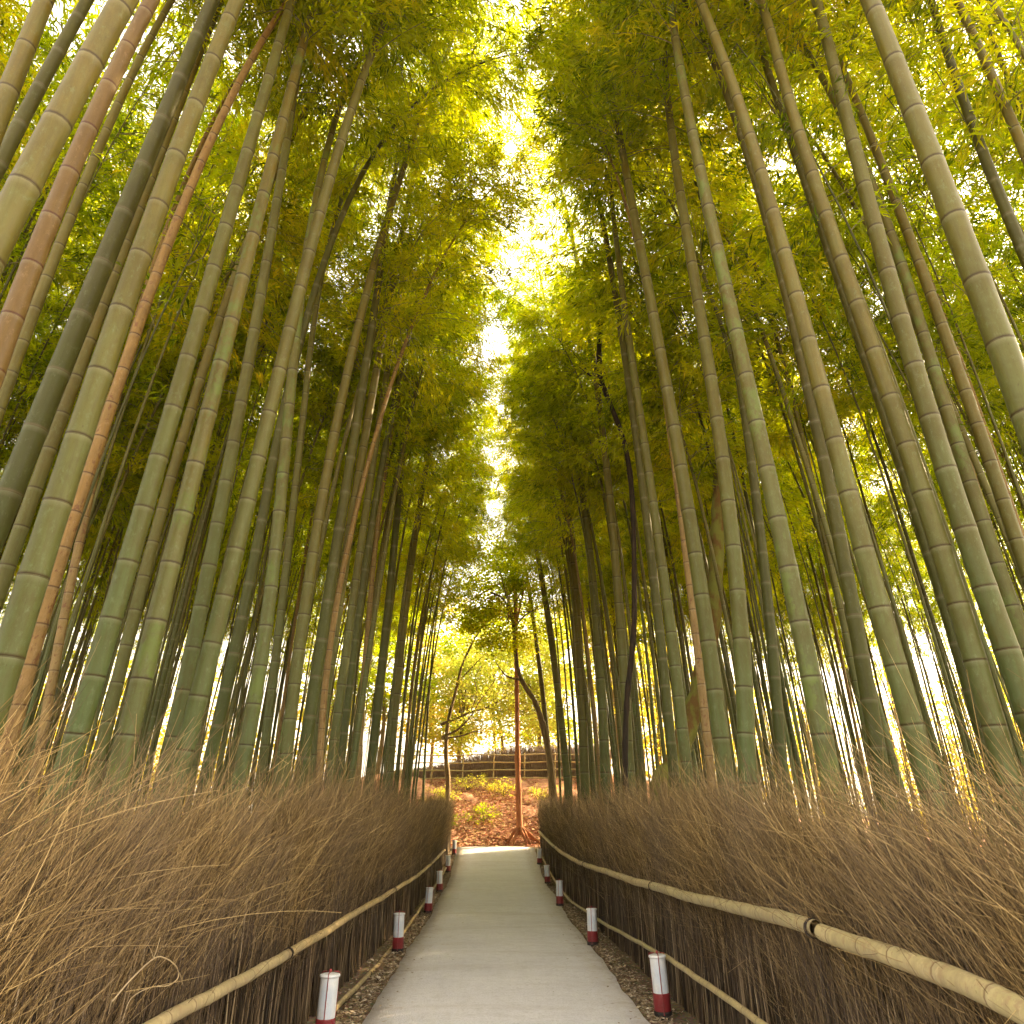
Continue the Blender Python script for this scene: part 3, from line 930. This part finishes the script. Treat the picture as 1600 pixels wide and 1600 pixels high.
hand([(948, 200), (960, 325), (975, 475), (990, 580), (1000, 675), (1011, 734), (1022, 801), (1032, 839), (1037, 876), (1045, 955), (1052, 1030), (1062, 1101), (1069, 1180), (1077, 1244)], 16, 955, G_, 'medium grey green bamboo between the dead dark trunk and the straw coloured one', .12)
hand([(1037, 0), (1045, 150), (1055, 250), (1070, 340), (1080, 425), (1087, 470), (1095, 510), (1105, 550), (1115, 595), (1120, 645), (1129, 700), (1140, 786), (1148, 889), (1155, 1000), (1163, 1109), (1170, 1214)], 24, 889, G_, 'upright grey green bamboo left of the lichen covered one in the right row', .15)
hand([(1150, 560), (1165, 660), (1180, 760), (1190, 850), (1200, 950), (1212, 1080), (1222, 1200)], 15, 850, DK, 'dark shaded bamboo between two thick grey green ones in the middle of the right row', .12, deg=2)
hand([(1045, 0), (1060, 75), (1075, 165), (1090, 240), (1105, 325), (1122, 410), (1140, 475), (1150, 520), (1160, 570), (1175, 625), (1187, 680), (1200, 737), (1214, 797), (1227, 861), (1240, 925), (1253, 989), (1266, 1052), (1277, 1116), (1289, 1180)], 29, 925, LI, 'thick bamboo blotched with green and grey lichen in the right row', .155)
hand([(1090, 0), (1120, 50), (1145, 135), (1165, 200), (1180, 250), (1205, 320), (1222, 385), (1240, 450), (1260, 520), (1280, 585), (1300, 680), (1315, 726), (1326, 775), (1339, 827), (1354, 878), (1369, 929), (1382, 979), (1397, 1032), (1412, 1081), (1427, 1133), (1442, 1184), (1456, 1236), (1467, 1285)], 32, 979, G_, 'thick bright green bamboo on the right whose foot shows lowest through the fence twigs', .155)
hand([(1225, 440), (1255, 570), (1270, 650), (1283, 700), (1294, 745), (1306, 797), (1315, 850), (1322, 895), (1332, 946), (1339, 996), (1347, 1045), (1356, 1094), (1366, 1142), (1375, 1180)], 22, 895, DK, 'medium dark green bamboo left of the bright green one with the lowest visible foot', .13)
hand([(1170, 15), (1195, 100), (1230, 200), (1265, 300), (1300, 400), (1330, 500), (1365, 575), (1390, 650), (1405, 722), (1427, 790), (1446, 839), (1465, 895), (1484, 955)], 20, 650, DK, 'very dark shaded bamboo left of the two thick ones at the right', .13, deg=3)
hand([(1210, 75), (1235, 165), (1280, 285), (1295, 350), (1315, 425), (1340, 480), (1355, 525), (1382, 610), (1405, 655), (1420, 700), (1435, 749), (1452, 797), (1467, 846), (1484, 895), (1499, 947), (1514, 1000), (1529, 1056), (1544, 1112)], 30, 846, G_, 'thick pale grey bamboo second of the big ones from the right edge', .155)
hand([(1275, 0), (1290, 55), (1310, 120), (1325, 185), (1342, 270), (1357, 320), (1380, 400), (1405, 495), (1420, 550), (1437, 595), (1450, 650), (1471, 704), (1486, 760), (1504, 816), (1525, 872), (1544, 929), (1562, 992), (1585, 1052)], 33, 872, G_, 'thick olive green bamboo nearest the right edge at fence height', .165)
hand([(1360, 0), (1390, 75), (1420, 160), (1445, 220), (1465, 280), (1487, 330), (1505, 385), (1535, 450), (1555, 510), (1580, 575), (1600, 645)], 36, 385, G_, 'very thick grey green bamboo sweeping down the upper right corner of the photo', .16, deg=2)
hand([(1430, 480), (1465, 600), (1504, 719), (1517, 760), (1532, 805), (1547, 850), (1559, 887), (1574, 932), (1589, 977)], 22, 850, LI, 'medium olive bamboo right beside the thickest one at the lower right edge', .135, deg=2)
hand([(1330, 130), (1375, 265), (1425, 390), (1480, 525), (1520, 630), (1544, 700), (1562, 771), (1596, 884)], 18, 630, G_, 'slim olive bamboo crossing behind the very thick one at the upper right', .12, deg=2)
hand([(1455, 0), (1485, 100), (1515, 180), (1550, 275), (1580, 350), (1600, 395)], 15, 180, DK, 'slim dark bamboo at the upper right edge, right of the very thick one', .11, deg=2)
hand([(1495, 0), (1530, 75), (1570, 165), (1600, 235)], 14, 100, G_, 'slim bamboo in the top right corner, outermost on the right', .10, deg=2)

hand([(760, 120), (735, 190), (700, 300), (660, 430), (630, 560), (600, 720), (575, 860), (552, 1000), (535, 1180)], 9, 700, DK, 'thin dark bamboo leaning far over the path, highest reaching of the left ones', .085, H=13, deg=2)
hand([(655, 270), (640, 400), (615, 540), (585, 690), (560, 850), (540, 1000), (525, 1180)], 10, 700, G_, 'thin olive bamboo just left of the thin dark one leaning over the path', .09, H=13, deg=2)
hand([(700, 20), (690, 110), (650, 300), (600, 500), (560, 700), (528, 900), (505, 1180)], 12, 700, G_, 'olive bamboo with its feathery top closing over the path, left', .11, H=14, deg=2)
hand([(760, -60), (715, 60), (650, 220), (580, 420), (530, 620), (490, 820), (455, 1180)], 14, 700, G_, 'olive bamboo arching over the top of the path from the left', .11, H=13, deg=2)
hand([(850, 470), (872, 600), (885, 760), (900, 950), (912, 1150)], 9, 800, G_, 'thin olive bamboo left of the dead trunk with its top at the path gap', .09, H=13, deg=2)
hand([(880, 40), (905, 180), (940, 340), (975, 520), (1005, 760), (1030, 1000), (1050, 1180)], 11, 700, DK, 'thin dark bamboo arching over the path from the right', .10, H=13, deg=2)

# slender bamboos right behind the fences towards the far end: own culms, own crowns
def rnd_curve(x, y, H, side, rr, lean=.10, bend=.5):
    s = np.arange(0, H + .01, .35)
    q = s / H
    th = rr.normal(.02, .02) + lean * q + bend * q ** 4
    az = rr.normal(0, .30)
    dx = -side * math.cos(az); dy = math.sin(az) 
    st = np.stack([dx * np.sin(th), dy * np.sin(th), np.cos(th)], 1) * .35
    P = np.array([x, y, float(ground_z(x, y)) - .1]) + np.vstack([[0, 0, 0], np.cumsum(st[:-1], 0)])
    return P

for side, nm in ((-1, 'left'), (1, 'right')):
    rr = np.random.default_rng(50 + side)
    n = 22
    seen = {}
    for i in range(n):
        y = 9.5 + 19.0 * (i + rr.uniform(0, 1)) / n
        x = side * rr.uniform(2.35, 3.3)
        if side > 0: x += .15
        if side > 0 and y < 12.6: y += 3.2
        H = rr.uniform(12.5, 16)
        P = rnd_curve(x, y, H, side, rr, lean=rr.uniform(.04, .17), bend=rr.uniform(.3, .7))
        mk = int(rr.integers(6))
        mt = [M_CULM, M_CULM, M_CULM, M_DARK, M_LICH, M_TAN][mk]
        kind = ['olive', 'olive', 'olive', 'dark green', 'lichen mottled', 'orange tan'][mk]
        seen[kind] = seen.get(kind, 0) + 1
        order = ['nearest', 'second', 'third', 'fourth', 'fifth', 'sixth', 'seventh', 'eighth', 'ninth', 'tenth', 'eleventh', 'twelfth', 'thirteenth', 'fourteenth', 'fifteenth', 'sixteenth'][min(seen[kind], 16) - 1]
        place_bamboo(P, rr.uniform(.034, .058), mt, int(rr.integers(1e6)), side,
                     '%s slender bamboo along the far %s fence, %s of its colour from the camera' % (kind, nm, order),
                     'slender bamboos in the far row along the %s fence' % nm, k=10, nbr=50, start=.62, blen=1.95)

# the deep grove: a few prototypes copied with shared meshes
variants = []
for v in range(12):
    rr = np.random.default_rng(900 + v)
    H = rr.uniform(12.5, 17)
    P = rnd_curve(0, 0, H, -1, rr, lean=rr.uniform(.02, .12), bend=rr.uniform(.2, .6)); P[:, 2] -= P[0, 2]
    P = P - P[0]
    mt = [M_CULM, M_CULM, M_DARK, M_CULM, M_LICH, M_CULM, M_TAN, M_DARK, M_CULM, M_CULM, M_DARK, M_LICH][v]
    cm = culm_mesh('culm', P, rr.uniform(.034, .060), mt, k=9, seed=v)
    kr = crown_mesh('crown', bamboo_crown(P, .05, 300 + v, nbr=66, ncl=12, nl=12, leaf=.15, start=rr.uniform(.56, .68), blen=1.7))
    variants.append((cm, kr))

spots = []
rr = np.random.default_rng(4242)
def free(x, y, d):
    for (a, b) in spots + HAND:
        if (a - x) ** 2 + (b - y) ** 2 < d * d: return False
    return True
for side in (-1, 1):
    want = 101; tries = 0; c = 0
    while c < want and tries < 8000:
        tries += 1
        y = rr.uniform(1.5, 30.5)
        x = 3.5 + 12.5 * rr.random() ** 1.25
        if y < 6 and x < 4.6: continue
        if x > y * 1.1 + 2.0: continue
        if not free(side * x, y, .42): continue
        spots.append((side * x, y)); c += 1
for i, (x, y) in enumerate(spots):
    side = -1 if x < 0 else 1
    vi = int(rr.integers(12))
    cm, kr = variants[vi]
    root = empty('bamboo', (x, y, float(ground_z(x, y)) - .05))
    root.rotation_euler = (0, 0, (0 if side < 0 else math.pi) + rr.normal(0, .45))
    s = rr.uniform(.88, 1.14)
    root.scale = (s, s, s * rr.uniform(.95, 1.1))
    link('culm', cm, root); link('crown', kr, root)
    nm = 'left' if side < 0 else 'right'
    kind = ['olive', 'olive', 'dark green', 'olive', 'lichen mottled', 'olive', 'orange tan', 'dark green', 'olive', 'olive', 'dark green', 'lichen mottled'][vi]
    tag(root, '%s slender bamboo in the crowd deep behind the front row on the %s' % (kind, nm), 'bamboo',
        '%s slender bamboos crowded deep in the %s grove' % (kind, nm))

# the far mass of the grove, past what one could tell apart
def grove_mass(side, nm):
    rr = np.random.default_rng(70 + side)
    Vs, Qs, sh, mi, nd, hh = [], [], [], [], [], []
    n = 0
    for i in range(190):
        y = rr.uniform(4, 35); x = side * (7.5 + 20 * rr.random() ** 1.1)
        if abs(x) > y * 1.2 + 6: y = abs(x) / 1.2 - 4
        H = rr.uniform(12, 18)
        P = rnd_curve(x, y, H, side, rr, lean=rr.uniform(-.03, .1), bend=.4)
        V, Q, s_, BV, BQ = bamboo_crown(P, .05, int(rr.integers(1e6)), nbr=32, ncl=9, nl=7, leaf=.20, start=rr.uniform(.40, .62), blen=1.6)
        C = P[::2]
        TV, TQ = tubes(C[None], (rr.uniform(.03, .05) * np.linspace(1, .15, len(C)))[None], 6)
        for VV, QQ, ss, m in ((V, Q, s_, 0), (BV, BQ, np.full(len(BV), .3), 1), (TV, TQ, np.full(len(TV), .3), 2)):
            Vs.append(VV); Qs.append(QQ + n); sh.append(ss); mi.append(np.full(len(QQ), m))
            nd.append(np.full(len(VV), .5)); hh.append(VV[:, 2] / 14); n += len(VV)
    for i in range(230):
        y = rr.uniform(5, 36); x = side * (4.2 + 12 * rr.random() ** 1.2)
        H = rr.uniform(10, 15)
        P = rnd_curve(x, y, H, side, rr, lean=rr.uniform(-.02, .14), bend=.35)
        V, Q, s_, BV, BQ = bamboo_crown(P, .05, int(rr.integers(1e6)), nbr=9, ncl=8, nl=7, leaf=.16, start=.66, blen=1.2)
        C = P[::2]
        TV, TQ = tubes(C[None], (rr.uniform(.014, .034) * np.linspace(1, .3, len(C)))[None], 6)
        for VV, QQ, ss, m in ((V, Q, s_, 0), (BV, BQ, np.full(len(BV), .3), 1), (TV, TQ, np.full(len(TV), .3), 2 if i % 3 else 3)):
            Vs.append(VV); Qs.append(QQ + n); sh.append(ss); mi.append(np.full(len(QQ), m))
            nd.append(np.full(len(VV), .5)); hh.append(VV[:, 2] / 14); n += len(VV)
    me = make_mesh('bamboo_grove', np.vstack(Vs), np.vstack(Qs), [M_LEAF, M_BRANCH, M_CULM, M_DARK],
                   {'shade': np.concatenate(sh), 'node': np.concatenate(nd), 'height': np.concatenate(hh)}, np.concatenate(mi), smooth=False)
    tag(link('bamboo_grove', me), 'far off mass of thin bamboo filling the back of the grove on the %s' % nm, 'bamboo grove', kind='stuff')
grove_mass(-1, 'left'); grove_mass(1, 'right')

def far_wood():
    rr = np.random.default_rng(31)
    Vs, Qs, sh, mi = [], [], [], []; n = 0
    for i in range(150):
        sd = -1 if i % 2 else 1
        if i < 110:
            x = sd * rr.uniform(24, 36); y = rr.uniform(4, 46)
        else:
            x = sd * rr.uniform(5.5, 30); y = rr.uniform(37, 48)
        h = rr.uniform(5, 12); w = rr.uniform(1.6, 2.8)
        m = 700
        c = np.array([x, y, 0.2]) + rr.normal(0, 1, (14, 3)) * [w * .6, w * .6, 0] + np.stack([np.zeros(14), np.zeros(14), rr.uniform(.3, h, 14)], 1)
        C = np.repeat(c, m // 14, 0) + rr.normal(0, .55, (m // 14 * 14, 3))
        D = rr.normal(0, 1, C.shape) * [1, 1, .5]; ln = .34 * rr.uniform(.6, 1.3, len(C))
        V, Q = leaf_quads(C, D, ln, ln * .5, rr, .2)
        TV, TQ = tubes(np.array([[x, y, 0], [x + .2, y, h * .5], [x, y, h * .9]])[None], np.array([[.12, .08, .03]]), 5)
        for VV, QQ, ss, mm in ((V, Q, np.repeat(np.clip(rr.normal(.5, .2, len(C)), 0, 1), 4), 0), (TV, TQ, np.full(len(TV), .3), 1)):
            Vs.append(VV); Qs.append(QQ + n); sh.append(ss); mi.append(np.full(len(QQ), mm)); n += len(VV)
    me = make_mesh('far_wood', np.vstack(Vs), np.vstack(Qs), [M_LEAF_GOLD, M_BARK], {'shade': np.concatenate(sh)}, np.concatenate(mi), smooth=False)
    tag(link('far_wood', me), 'far off golden green wood glimpsed between the bamboos', 'wood', kind='stuff')
far_wood()

# ------------------------------------------------------------------ trees
def limb(P, r0, r1, k=8, rough=.08, seed=0):
    C = catmull(P, 6); rr = np.random.default_rng(seed)
    t = np.linspace(0, 1, len(C))
    rad = (r0 + (r1 - r0) * t ** .9) * (1 + rr.normal(0, rough, len(C)))
    return tubes(C[None], rad[None], k)

def join(parts):
    Vs, Qs, n = [], [], 0
    for V, Q in parts:
        Vs.append(V); Qs.append(Q + n); n += len(V)
    return np.vstack(Vs), np.vstack(Qs)

def broad_crown(tips, rr, per=220, spread=.55, leaf=.09, flat_=.45):
    """leaf sprays in level layers round branch tips"""
    C = []
    for tp in tips:
        nsub = 7
        sub = np.array(tp) + rr.normal(0, 1, (nsub, 3)) * spread * np.array([1, 1, .5])
        for s_ in sub:
            C.append(s_ + rr.normal(0, 1, (per // nsub, 3)) * spread * .42 * np.array([1, 1, flat_]))
    C = np.vstack(C); n = len(C)
    D = rr.normal(0, 1, (n, 3)) * np.array([1, 1, .4]); ln = leaf * rr.uniform(.6, 1.3, n)
    V, Q = leaf_quads(C, D, ln, ln * .62, rr, .15)
    sh = np.clip(.5 + .3 * smooth_noise(C[:, 0] * .6 + C[:, 2] * .5, 5) + rr.normal(0, .15, n), 0, 1)
    return V, Q, np.repeat(sh, 4)

def tree(name, label, base, limbs, tips, bark, leafmat, seed, group=None, **ck):
    """limbs: list of (points, r0, r1); tips: crown spray centres"""
    rr = np.random.default_rng(seed)
    base = np.array(base, float)
    root = empty(name, tuple(base))
    V, Q = join([limb(np.array(p) - base, a, b, seed=seed + i) for i, (p, a, b) in enumerate(limbs)])
    link('trunk', make_mesh('trunk', V, Q, bark), root)
    if tips is not None and len(tips):
        V, Q, sh = broad_crown(tips, rr, **ck)
        link('crown', make_mesh('crown', V - base, Q, leafmat, {'shade': sh}, smooth=False), root)
    tag(root, label, 'tree', group)
    return root

def px(pts, Y):
    return [at_y(a, b, Y) for a, b in pts]

# straight reddish trunk with spreading roots at the end of the path
Yt = 29.6
tr = px([(812, 1305), (811, 1270), (809, 1200), (808, 1120), (807, 1040), (806, 980), (803, 900)], Yt)
roots = []
for k, (dx, dy) in enumerate([(-.95, -.5), (-.45, -.9), (.35, -.95), (.8, -.75), (1.25, -.35), (1.1, .3), (-.9, .4)]):
    b = tr[0]
    pts = [b + np.array([0, 0, .35]), b + np.array([dx * .25, dy * .25, .10])]
    for q in (.6, 1.0, 1.35):
        X, Y = b[0] + dx * q + .12 * math.sin(k * 3 + q * 5), b[1] + dy * q
        pts.append(np.array([X, Y, float(ground_z(X, Y)) + .05 - .04 * q]))
    roots.append((pts, .075, .02))
tips = [np.array([rng.normal(tr[-1][0], 1.3), rng.normal(Yt, 1.2), rng.uniform(8.5, 13.5)]) for _ in range(16)]
lb = [(tr, .135, .07)] + roots
for tp in tips[:9]:
    st = tr[-2] if rng.random() < .5 else tr[-1]
    lb.append(([st, (st + tp) / 2 + rng.normal(0, .15, 3), tp], .06, .015))
tree('tree', 'straight reddish brown tree with spreading surface roots at the far end of the path', tr[0] - [0, 0, .1], lb, tips, M_BARK_RED, M_LEAF, 5, per=700, spread=.75, leaf=.15)

# curved tree leaning in from the right
Yc = 27.9
c1 = px([(862, 1215), (855, 1165), (846, 1125), (835, 1095), (822, 1075), (812, 1055), (806, 1025), (803, 990), (798, 960), (785, 935), (765, 925)], Yc)
c2 = px([(812, 1062), (795, 1058), (785, 1050), (775, 1035)], Yc)
c3 = px([(803, 990), (812, 970), (830, 955), (848, 950)], Yc)
tips = px([(765, 925), (785, 900), (745, 950), (820, 935), (848, 950), (800, 880), (778, 1000), (760, 985), (826, 905), (842, 985), (790, 960), (733, 985), (812, 1010), (790, 850), (770, 870)], Yc)
tips = [t + np.array([0, rng.normal(0, .7), 0]) for t in tips]
tree('maple_tree', 'curved maple with a green crown leaning out of the right grove at the path end', [c1[0][0], Yc, float(ground_z(c1[0][0], Yc))],
     [([np.array([c1[0][0] + .1, Yc, float(ground_z(0, Yc)) - .1]), c1[0]] + c1[1:], .15, .035), (c2, .045, .015), (c3, .05, .015)] +
     [([c1[-3], (c1[-3] + t) / 2 + [0, 0, .1], t], .03, .008) for t in tips[::2]], tips, M_BARK, M_LEAF, 6, per=520, spread=.60, leaf=.13)

# bare branching tree leaning in from the left
Yl = 30.5
a0 = px([(700, 1225), (697, 1180), (700, 1130), (712, 1080), (722, 1040), (738, 1005), (750, 985)], Yl)
lbs = [(a0, .11, .03),
       (px([(688, 1132), (710, 1124), (735, 1113), (760, 1106), (780, 1095), (800, 1082)], Yl), .07, .015),
       (px([(690, 1152), (715, 1140), (735, 1120), (750, 1095), (765, 1075), (775, 1060)], Yl), .055, .012),
       (px([(690, 1154), (720, 1150), (742, 1143), (758, 1146)], Yl), .045, .012),
       (px([(735, 1113), (745, 1085), (742, 1060), (752, 1040)], Yl), .03, .01),
       (px([(712, 1080), (722, 1060), (745, 1035), (760, 1020)], Yl), .04, .01),
       (px([(760, 1106), (772, 1108), (785, 1112), (795, 1108)], Yl), .02, .008)]
tips = px([(738, 1010), (760, 1040), (785, 1060), (775, 1085), (800, 1090), (755, 1120), (740, 1075), (722, 1035), (770, 1000), (790, 1030), (722, 1110)], Yl)
tree('maple_tree', 'thin branching tree reaching from the left edge of the far clearing with sparse golden leaves', [a0[0][0], Yl, float(ground_z(a0[0][0], Yl))],
     [([np.array([a0[0][0], Yl, float(ground_z(a0[0][0], Yl)) - .1])] + lbs[0][0], .12, .03)] + lbs[1:], tips, M_BARK, M_LEAF_GOLD, 8, per=150, spread=.5, leaf=.11)

# dead dark trunk in the right grove
Yd = 11.6
dd = px([(980, 1262), (977, 1180), (980, 1090), (990, 990), (991, 900), (989, 800), (983, 730), (972, 680), (955, 635), (944, 608), (937, 585), (936, 545), (938, 505)], Yd)
d0 = dd[0].copy(); d0[2] = float(ground_z(d0[0], Yd)) - .1
tree('dead_tree', 'dark charred looking dead trunk, bent and forked at its top, among the right bamboos', d0 + [0, 0, .1],
     [([d0] + dd, .042, .058), (px([(943, 606), (930, 592), (918, 584), (903, 572)], Yd), .035, .008), (px([(938, 520), (945, 490), (955, 462)], Yd), .022, .008),
      (px([(922, 586), (908, 566), (890, 545)], Yd), .012, .004)], None, M_BARK_DEAD, None, 9)

# mossy trunk crossing behind the right row
Ym = 11.2
mm = px([(1036, 1244), (1052, 1200), (1070, 1150), (1088, 1095), (1103, 1030), (1114, 960), (1119, 880), (1122, 800), (1124, 720), (1120, 640), (1114, 560), (1118, 480)], Ym)
m0 = mm[0].copy(); m0[2] = float(ground_z(m0[0], Ym)) - .1
mt_tips = [mm[-1] + rng.normal(0, .7, 3) + [0, .5, .9] for _ in range(9)]
tree('mossy_tree', 'leaning mossy brown trunk crossing behind the straw coloured bamboo on the right', m0 + [0, 0, .1],
     [([m0] + mm, .20, .09)] + [([mm[-2], (mm[-2] + t) / 2, t], .03, .01) for t in mt_tips[:5]], mt_tips, M_BARK_MOSS, M_LEAF_GREEN, 10, per=160, spread=.45)

# golden trees and bushes behind the far rail fence
far = [(-6.5, 41, 10.5, 2.0), (-2.2, 44, 8.0, 1.8), (2.6, 43, 9.0, 1.9), (6.8, 40, 11.0, 2.1), (0.4, 49, 11.5, 2.4), (-10, 46, 12, 2.6), (10.5, 46, 12, 2.6), (-4.4, 50, 13, 2.6), (4.6, 51, 13, 2.6)]
farl = ['broad golden tree left of the far clearing behind the hedge', 'lower golden tree just left of the middle above the far hedge', 'golden tree right of the reddish trunk above the far hedge', 'tall golden tree at the right of the far clearing behind the bamboos',
        'tall golden tree in the middle at the very back of the clearing', 'outermost golden tree far behind the left grove', 'outermost golden tree far behind the right grove', 'tallest golden tree at the back left of the clearing', 'tallest golden tree at the back right of the clearing']
for i, (x, y, h, w) in enumerate(far):
    rr = np.random.default_rng(600 + i)
    b = np.array([x, y, float(ground_z(x, y)) - .1])
    top = b + [rr.normal(0, .5), 0, h * .7]
    tips = [b + np.array([rr.normal(0, w * .62), rr.normal(0, w * .5), rr.uniform(.28, 1.0) * h]) for _ in range(26)]
    lb = [([b, b + [.15, 0, h * .3], top], .16, .05)] + [([b + (top - b) * rr.uniform(.3, .8), (top + t) / 2 + [0, 0, -.4], t], .05, .012) for t in tips[:10]]
    tree('broadleaf_tree', farl[i], b, lb, tips, M_BARK, M_LEAF_GOLD if i % 4 else M_LEAF_GREEN, 700 + i, group='trees at the back of the far clearing', per=420, spread=.95, leaf=.24)

# ------------------------------------------------------------------ far rail fence, hedge, slope
def far_fence():
    Y = 36.2
    xs = np.arange(-4.6, 4.61, 1.53)
    root = empty('rail_fence', (0, Y, float(ground_z(0, Y))))
    inv = -np.array(root.location)
    for x in xs:
        z = float(ground_z(x, Y))
        link('post', culm_mesh('post', np.array([[x, Y, z - .1], [x + .02, Y, z + .7], [x + .03, Y, z + 1.38]]) + inv, .035, M_RAIL, k=8, taper=False, seed=int(x * 10) + 90), root)
    for j, (za, zb) in enumerate([(.12, .22), (.48, .58), (.84, .94), (1.20, 1.30)]):
        P = np.array([[x, Y - .06, float(ground_z(x, Y)) + za + (zb - za) * (x + 5) / 10 + .02 * math.sin(x * 2 + j)] for x in np.arange(-4.9, 4.91, .35)])
        link('rail', culm_mesh('rail', P + inv, .030, M_RAIL, k=8, taper=False, seed=80 + j), root)
    tag(root, 'pale bamboo rail fence crossing the red slope beyond the end of the path', 'fence')
    # dark hedge bank behind it
    rr = np.random.default_rng(3)
    n = 9000
    x = rr.uniform(-5.5, 6.0, n); y = rr.uniform(37.0, 37.9, n)
    top = np.interp(x, [-5.5, -3.0, -1.0, .5, 6], [.3, .6, 1.1, 1.5, 1.7])
    t = np.linspace(0, 1, 5)
    P = np.stack([x, y, ground_z(x, y)], 1)[:, None] + np.stack([rr.normal(0, .12, n), rr.normal(0, .1, n), top * rr.uniform(.5, 1.05, n)], 1)[:, None] * t[None, :, None]
    V, Q = tubes(P, np.outer(np.full(n, .012), 1 - .5 * t), 3)
    hr = empty('brush_hedge', (0, 37.4, float(ground_z(0, 37.4)))); hi = -np.array(hr.location)
    link('brushwood', make_mesh('hedge', V + hi, Q, M_STONE), hr)['kind'] = 'stuff'
    tag(hr, 'dark brown brush hedge behind the far bamboo rail fence', 'hedge')
far_fence()

# low shrubs and litter on the red slope
def shrub(x, y, s, label, mat, seed):
    rr = np.random.default_rng(seed)
    b = np.array([x, y, float(ground_z(x, y)) - .03])
    tips = [b + np.array([rr.normal(0, .45 * s), rr.normal(0, .4 * s), rr.uniform(.15, .75) * s]) for _ in range(9)]
    root = empty('shrub', tuple(b))
    V, Q = join([limb([np.zeros(3), (t - b) * .5 + [0, 0, .05], t - b], .018, .005, 5, seed=seed + i) for i, t in enumerate(tips)])
    link('stems', make_mesh('stems', V, Q, M_BARK), root)
    V, Q, sh = broad_crown(tips, rr, per=90, spread=.26 * s, leaf=.075)
    link('foliage', make_mesh('foliage', V - b, Q, mat, {'shade': sh}, smooth=False), root)
    tag(root, label, 'shrub', 'low shrubs on the red slope')
shr = [(-2.4, 33.2, .9, 'yellow green low shrub at the left edge of the red slope', M_LEAF_GOLD), (-1.2, 35.0, 1.0, 'yellowish shrub high on the left half of the red slope below the rail fence', M_LEAF_GOLD),
       (-.4, 31.6, .7, 'small green shrub in the middle of the red slope', M_LEAF_GREEN), (.5, 34.4, .8, 'golden shrub behind the reddish trunk on the slope', M_LEAF_GOLD),
       (2.3, 33.6, .9, 'yellow green shrub at the right edge of the red slope', M_LEAF_GOLD), (-1.8, 31.0, .6, 'small low green shrub at the lower left of the red slope', M_LEAF_GREEN)]
for i, s_ in enumerate(shr):
    shrub(s_[0], s_[1], s_[2], s_[3], s_[4], 1200 + i)

def litter(name, label, X, Y, size, mat, seed, cat):
    rr = np.random.default_rng(seed)
    n = len(X)
    C = np.stack([X, Y, ground_z(X, Y) + .012 + rr.random(n) * .02], 1)
    a = rr.uniform(0, 6.28, n)
    D = np.stack([np.cos(a), np.sin(a), rr.normal(0, .15, n)], 1)
    ln = size * rr.uniform(.5, 1.4, n)
    V, Q = leaf_quads(C, D, ln, ln * rr.uniform(.15, .5, n), rr, 0)
    V[:, 2] = np.maximum(V[:, 2], ground_z(V[:, 0], V[:, 1]) + .006)
    me = make_mesh(name, V, Q, mat, {'shade': np.repeat(rr.random(n), 4)}, smooth=False)
    tag(link(name, me), label, cat, kind='stuff')
rr = np.random.default_rng(77)
n = 26000
Yv = 1.5 + 27 * rr.random(n) ** 1.6
l, r = path_edges(Yv)
sidev = rr.random(n) < .5
off = rr.normal(0, 1, n)
Xl = l - .02 - np.abs(off) * .15; Xr = r + .02 + np.abs(off) * .14
litter('leaf_litter', 'dry tan bark chips and leaves strewn along both edges of the path', np.where(sidev, Xl, Xr), Yv, .045, M_LITTER, 1, 'leaf litter')
n = 900
Yv = 2 + 26 * rr.random(n); l, r = path_edges(Yv)
Xs = np.where(rr.random(n) < .5, l + rr.exponential(.12, n), r - rr.exponential(.12, n))
Xs = np.clip(Xs, l + .01, r - .01)
C = np.stack([Xs, Yv, ground_z(Xs, Yv)], 1)
D = rr.normal(0, 1, (n, 3)) * [1, 1, 0]; ln = .045 * rr.uniform(.5, 1.6, n)
V, Q = leaf_quads(C, D, ln, ln * .4, rr, 0)
V[:, 2] = ground_z(V[:, 0], V[:, 1]) + .040
tag(link('fallen_leaves', make_mesh('fallen_leaves', V, Q, M_LITTER, {'shade': np.repeat(rr.random(n), 4)}, smooth=False)), 'scattered dry leaves lying on the pale path surface', 'leaves', kind='stuff')
n = 42000
litter('red_leaf_litter', 'red and orange fallen leaves covering the slope beyond the path', rr.uniform(-6, 6, n), rr.uniform(28.7, 37, n), .13, M_REDLIT, 2, 'leaf litter')

# ------------------------------------------------------------------ hazy air
def haze():
    x0, x1, y0, y1, z0, z1 = -60, 60, -30, 75, -1.6, 24
    V = [(x, y, z) for z in (z0, z1) for y in (y0, y1) for x in (x0, x1)]
    Q = [(0, 2, 3, 1), (4, 5, 7, 6), (0, 1, 5, 4), (2, 6, 7, 3), (0, 4, 6, 2), (1, 3, 7, 5)]
    m, nt, out = new_mat('haze_air')
    pv = nt.nodes.new('ShaderNodeVolumePrincipled')
    pv.inputs['Color'].default_value = (1.0, .86, .45, 1)
    pv.inputs['Density'].default_value = .0008
    pv.inputs['Anisotropy'].default_value = .35
    nt.links.new(pv.outputs[0], out.inputs['Volume'])
    tag(link('haze', make_mesh('haze', V, Q, m, smooth=False)), 'thin warm haze hanging in the air of the grove', 'haze', kind='stuff')
haze()
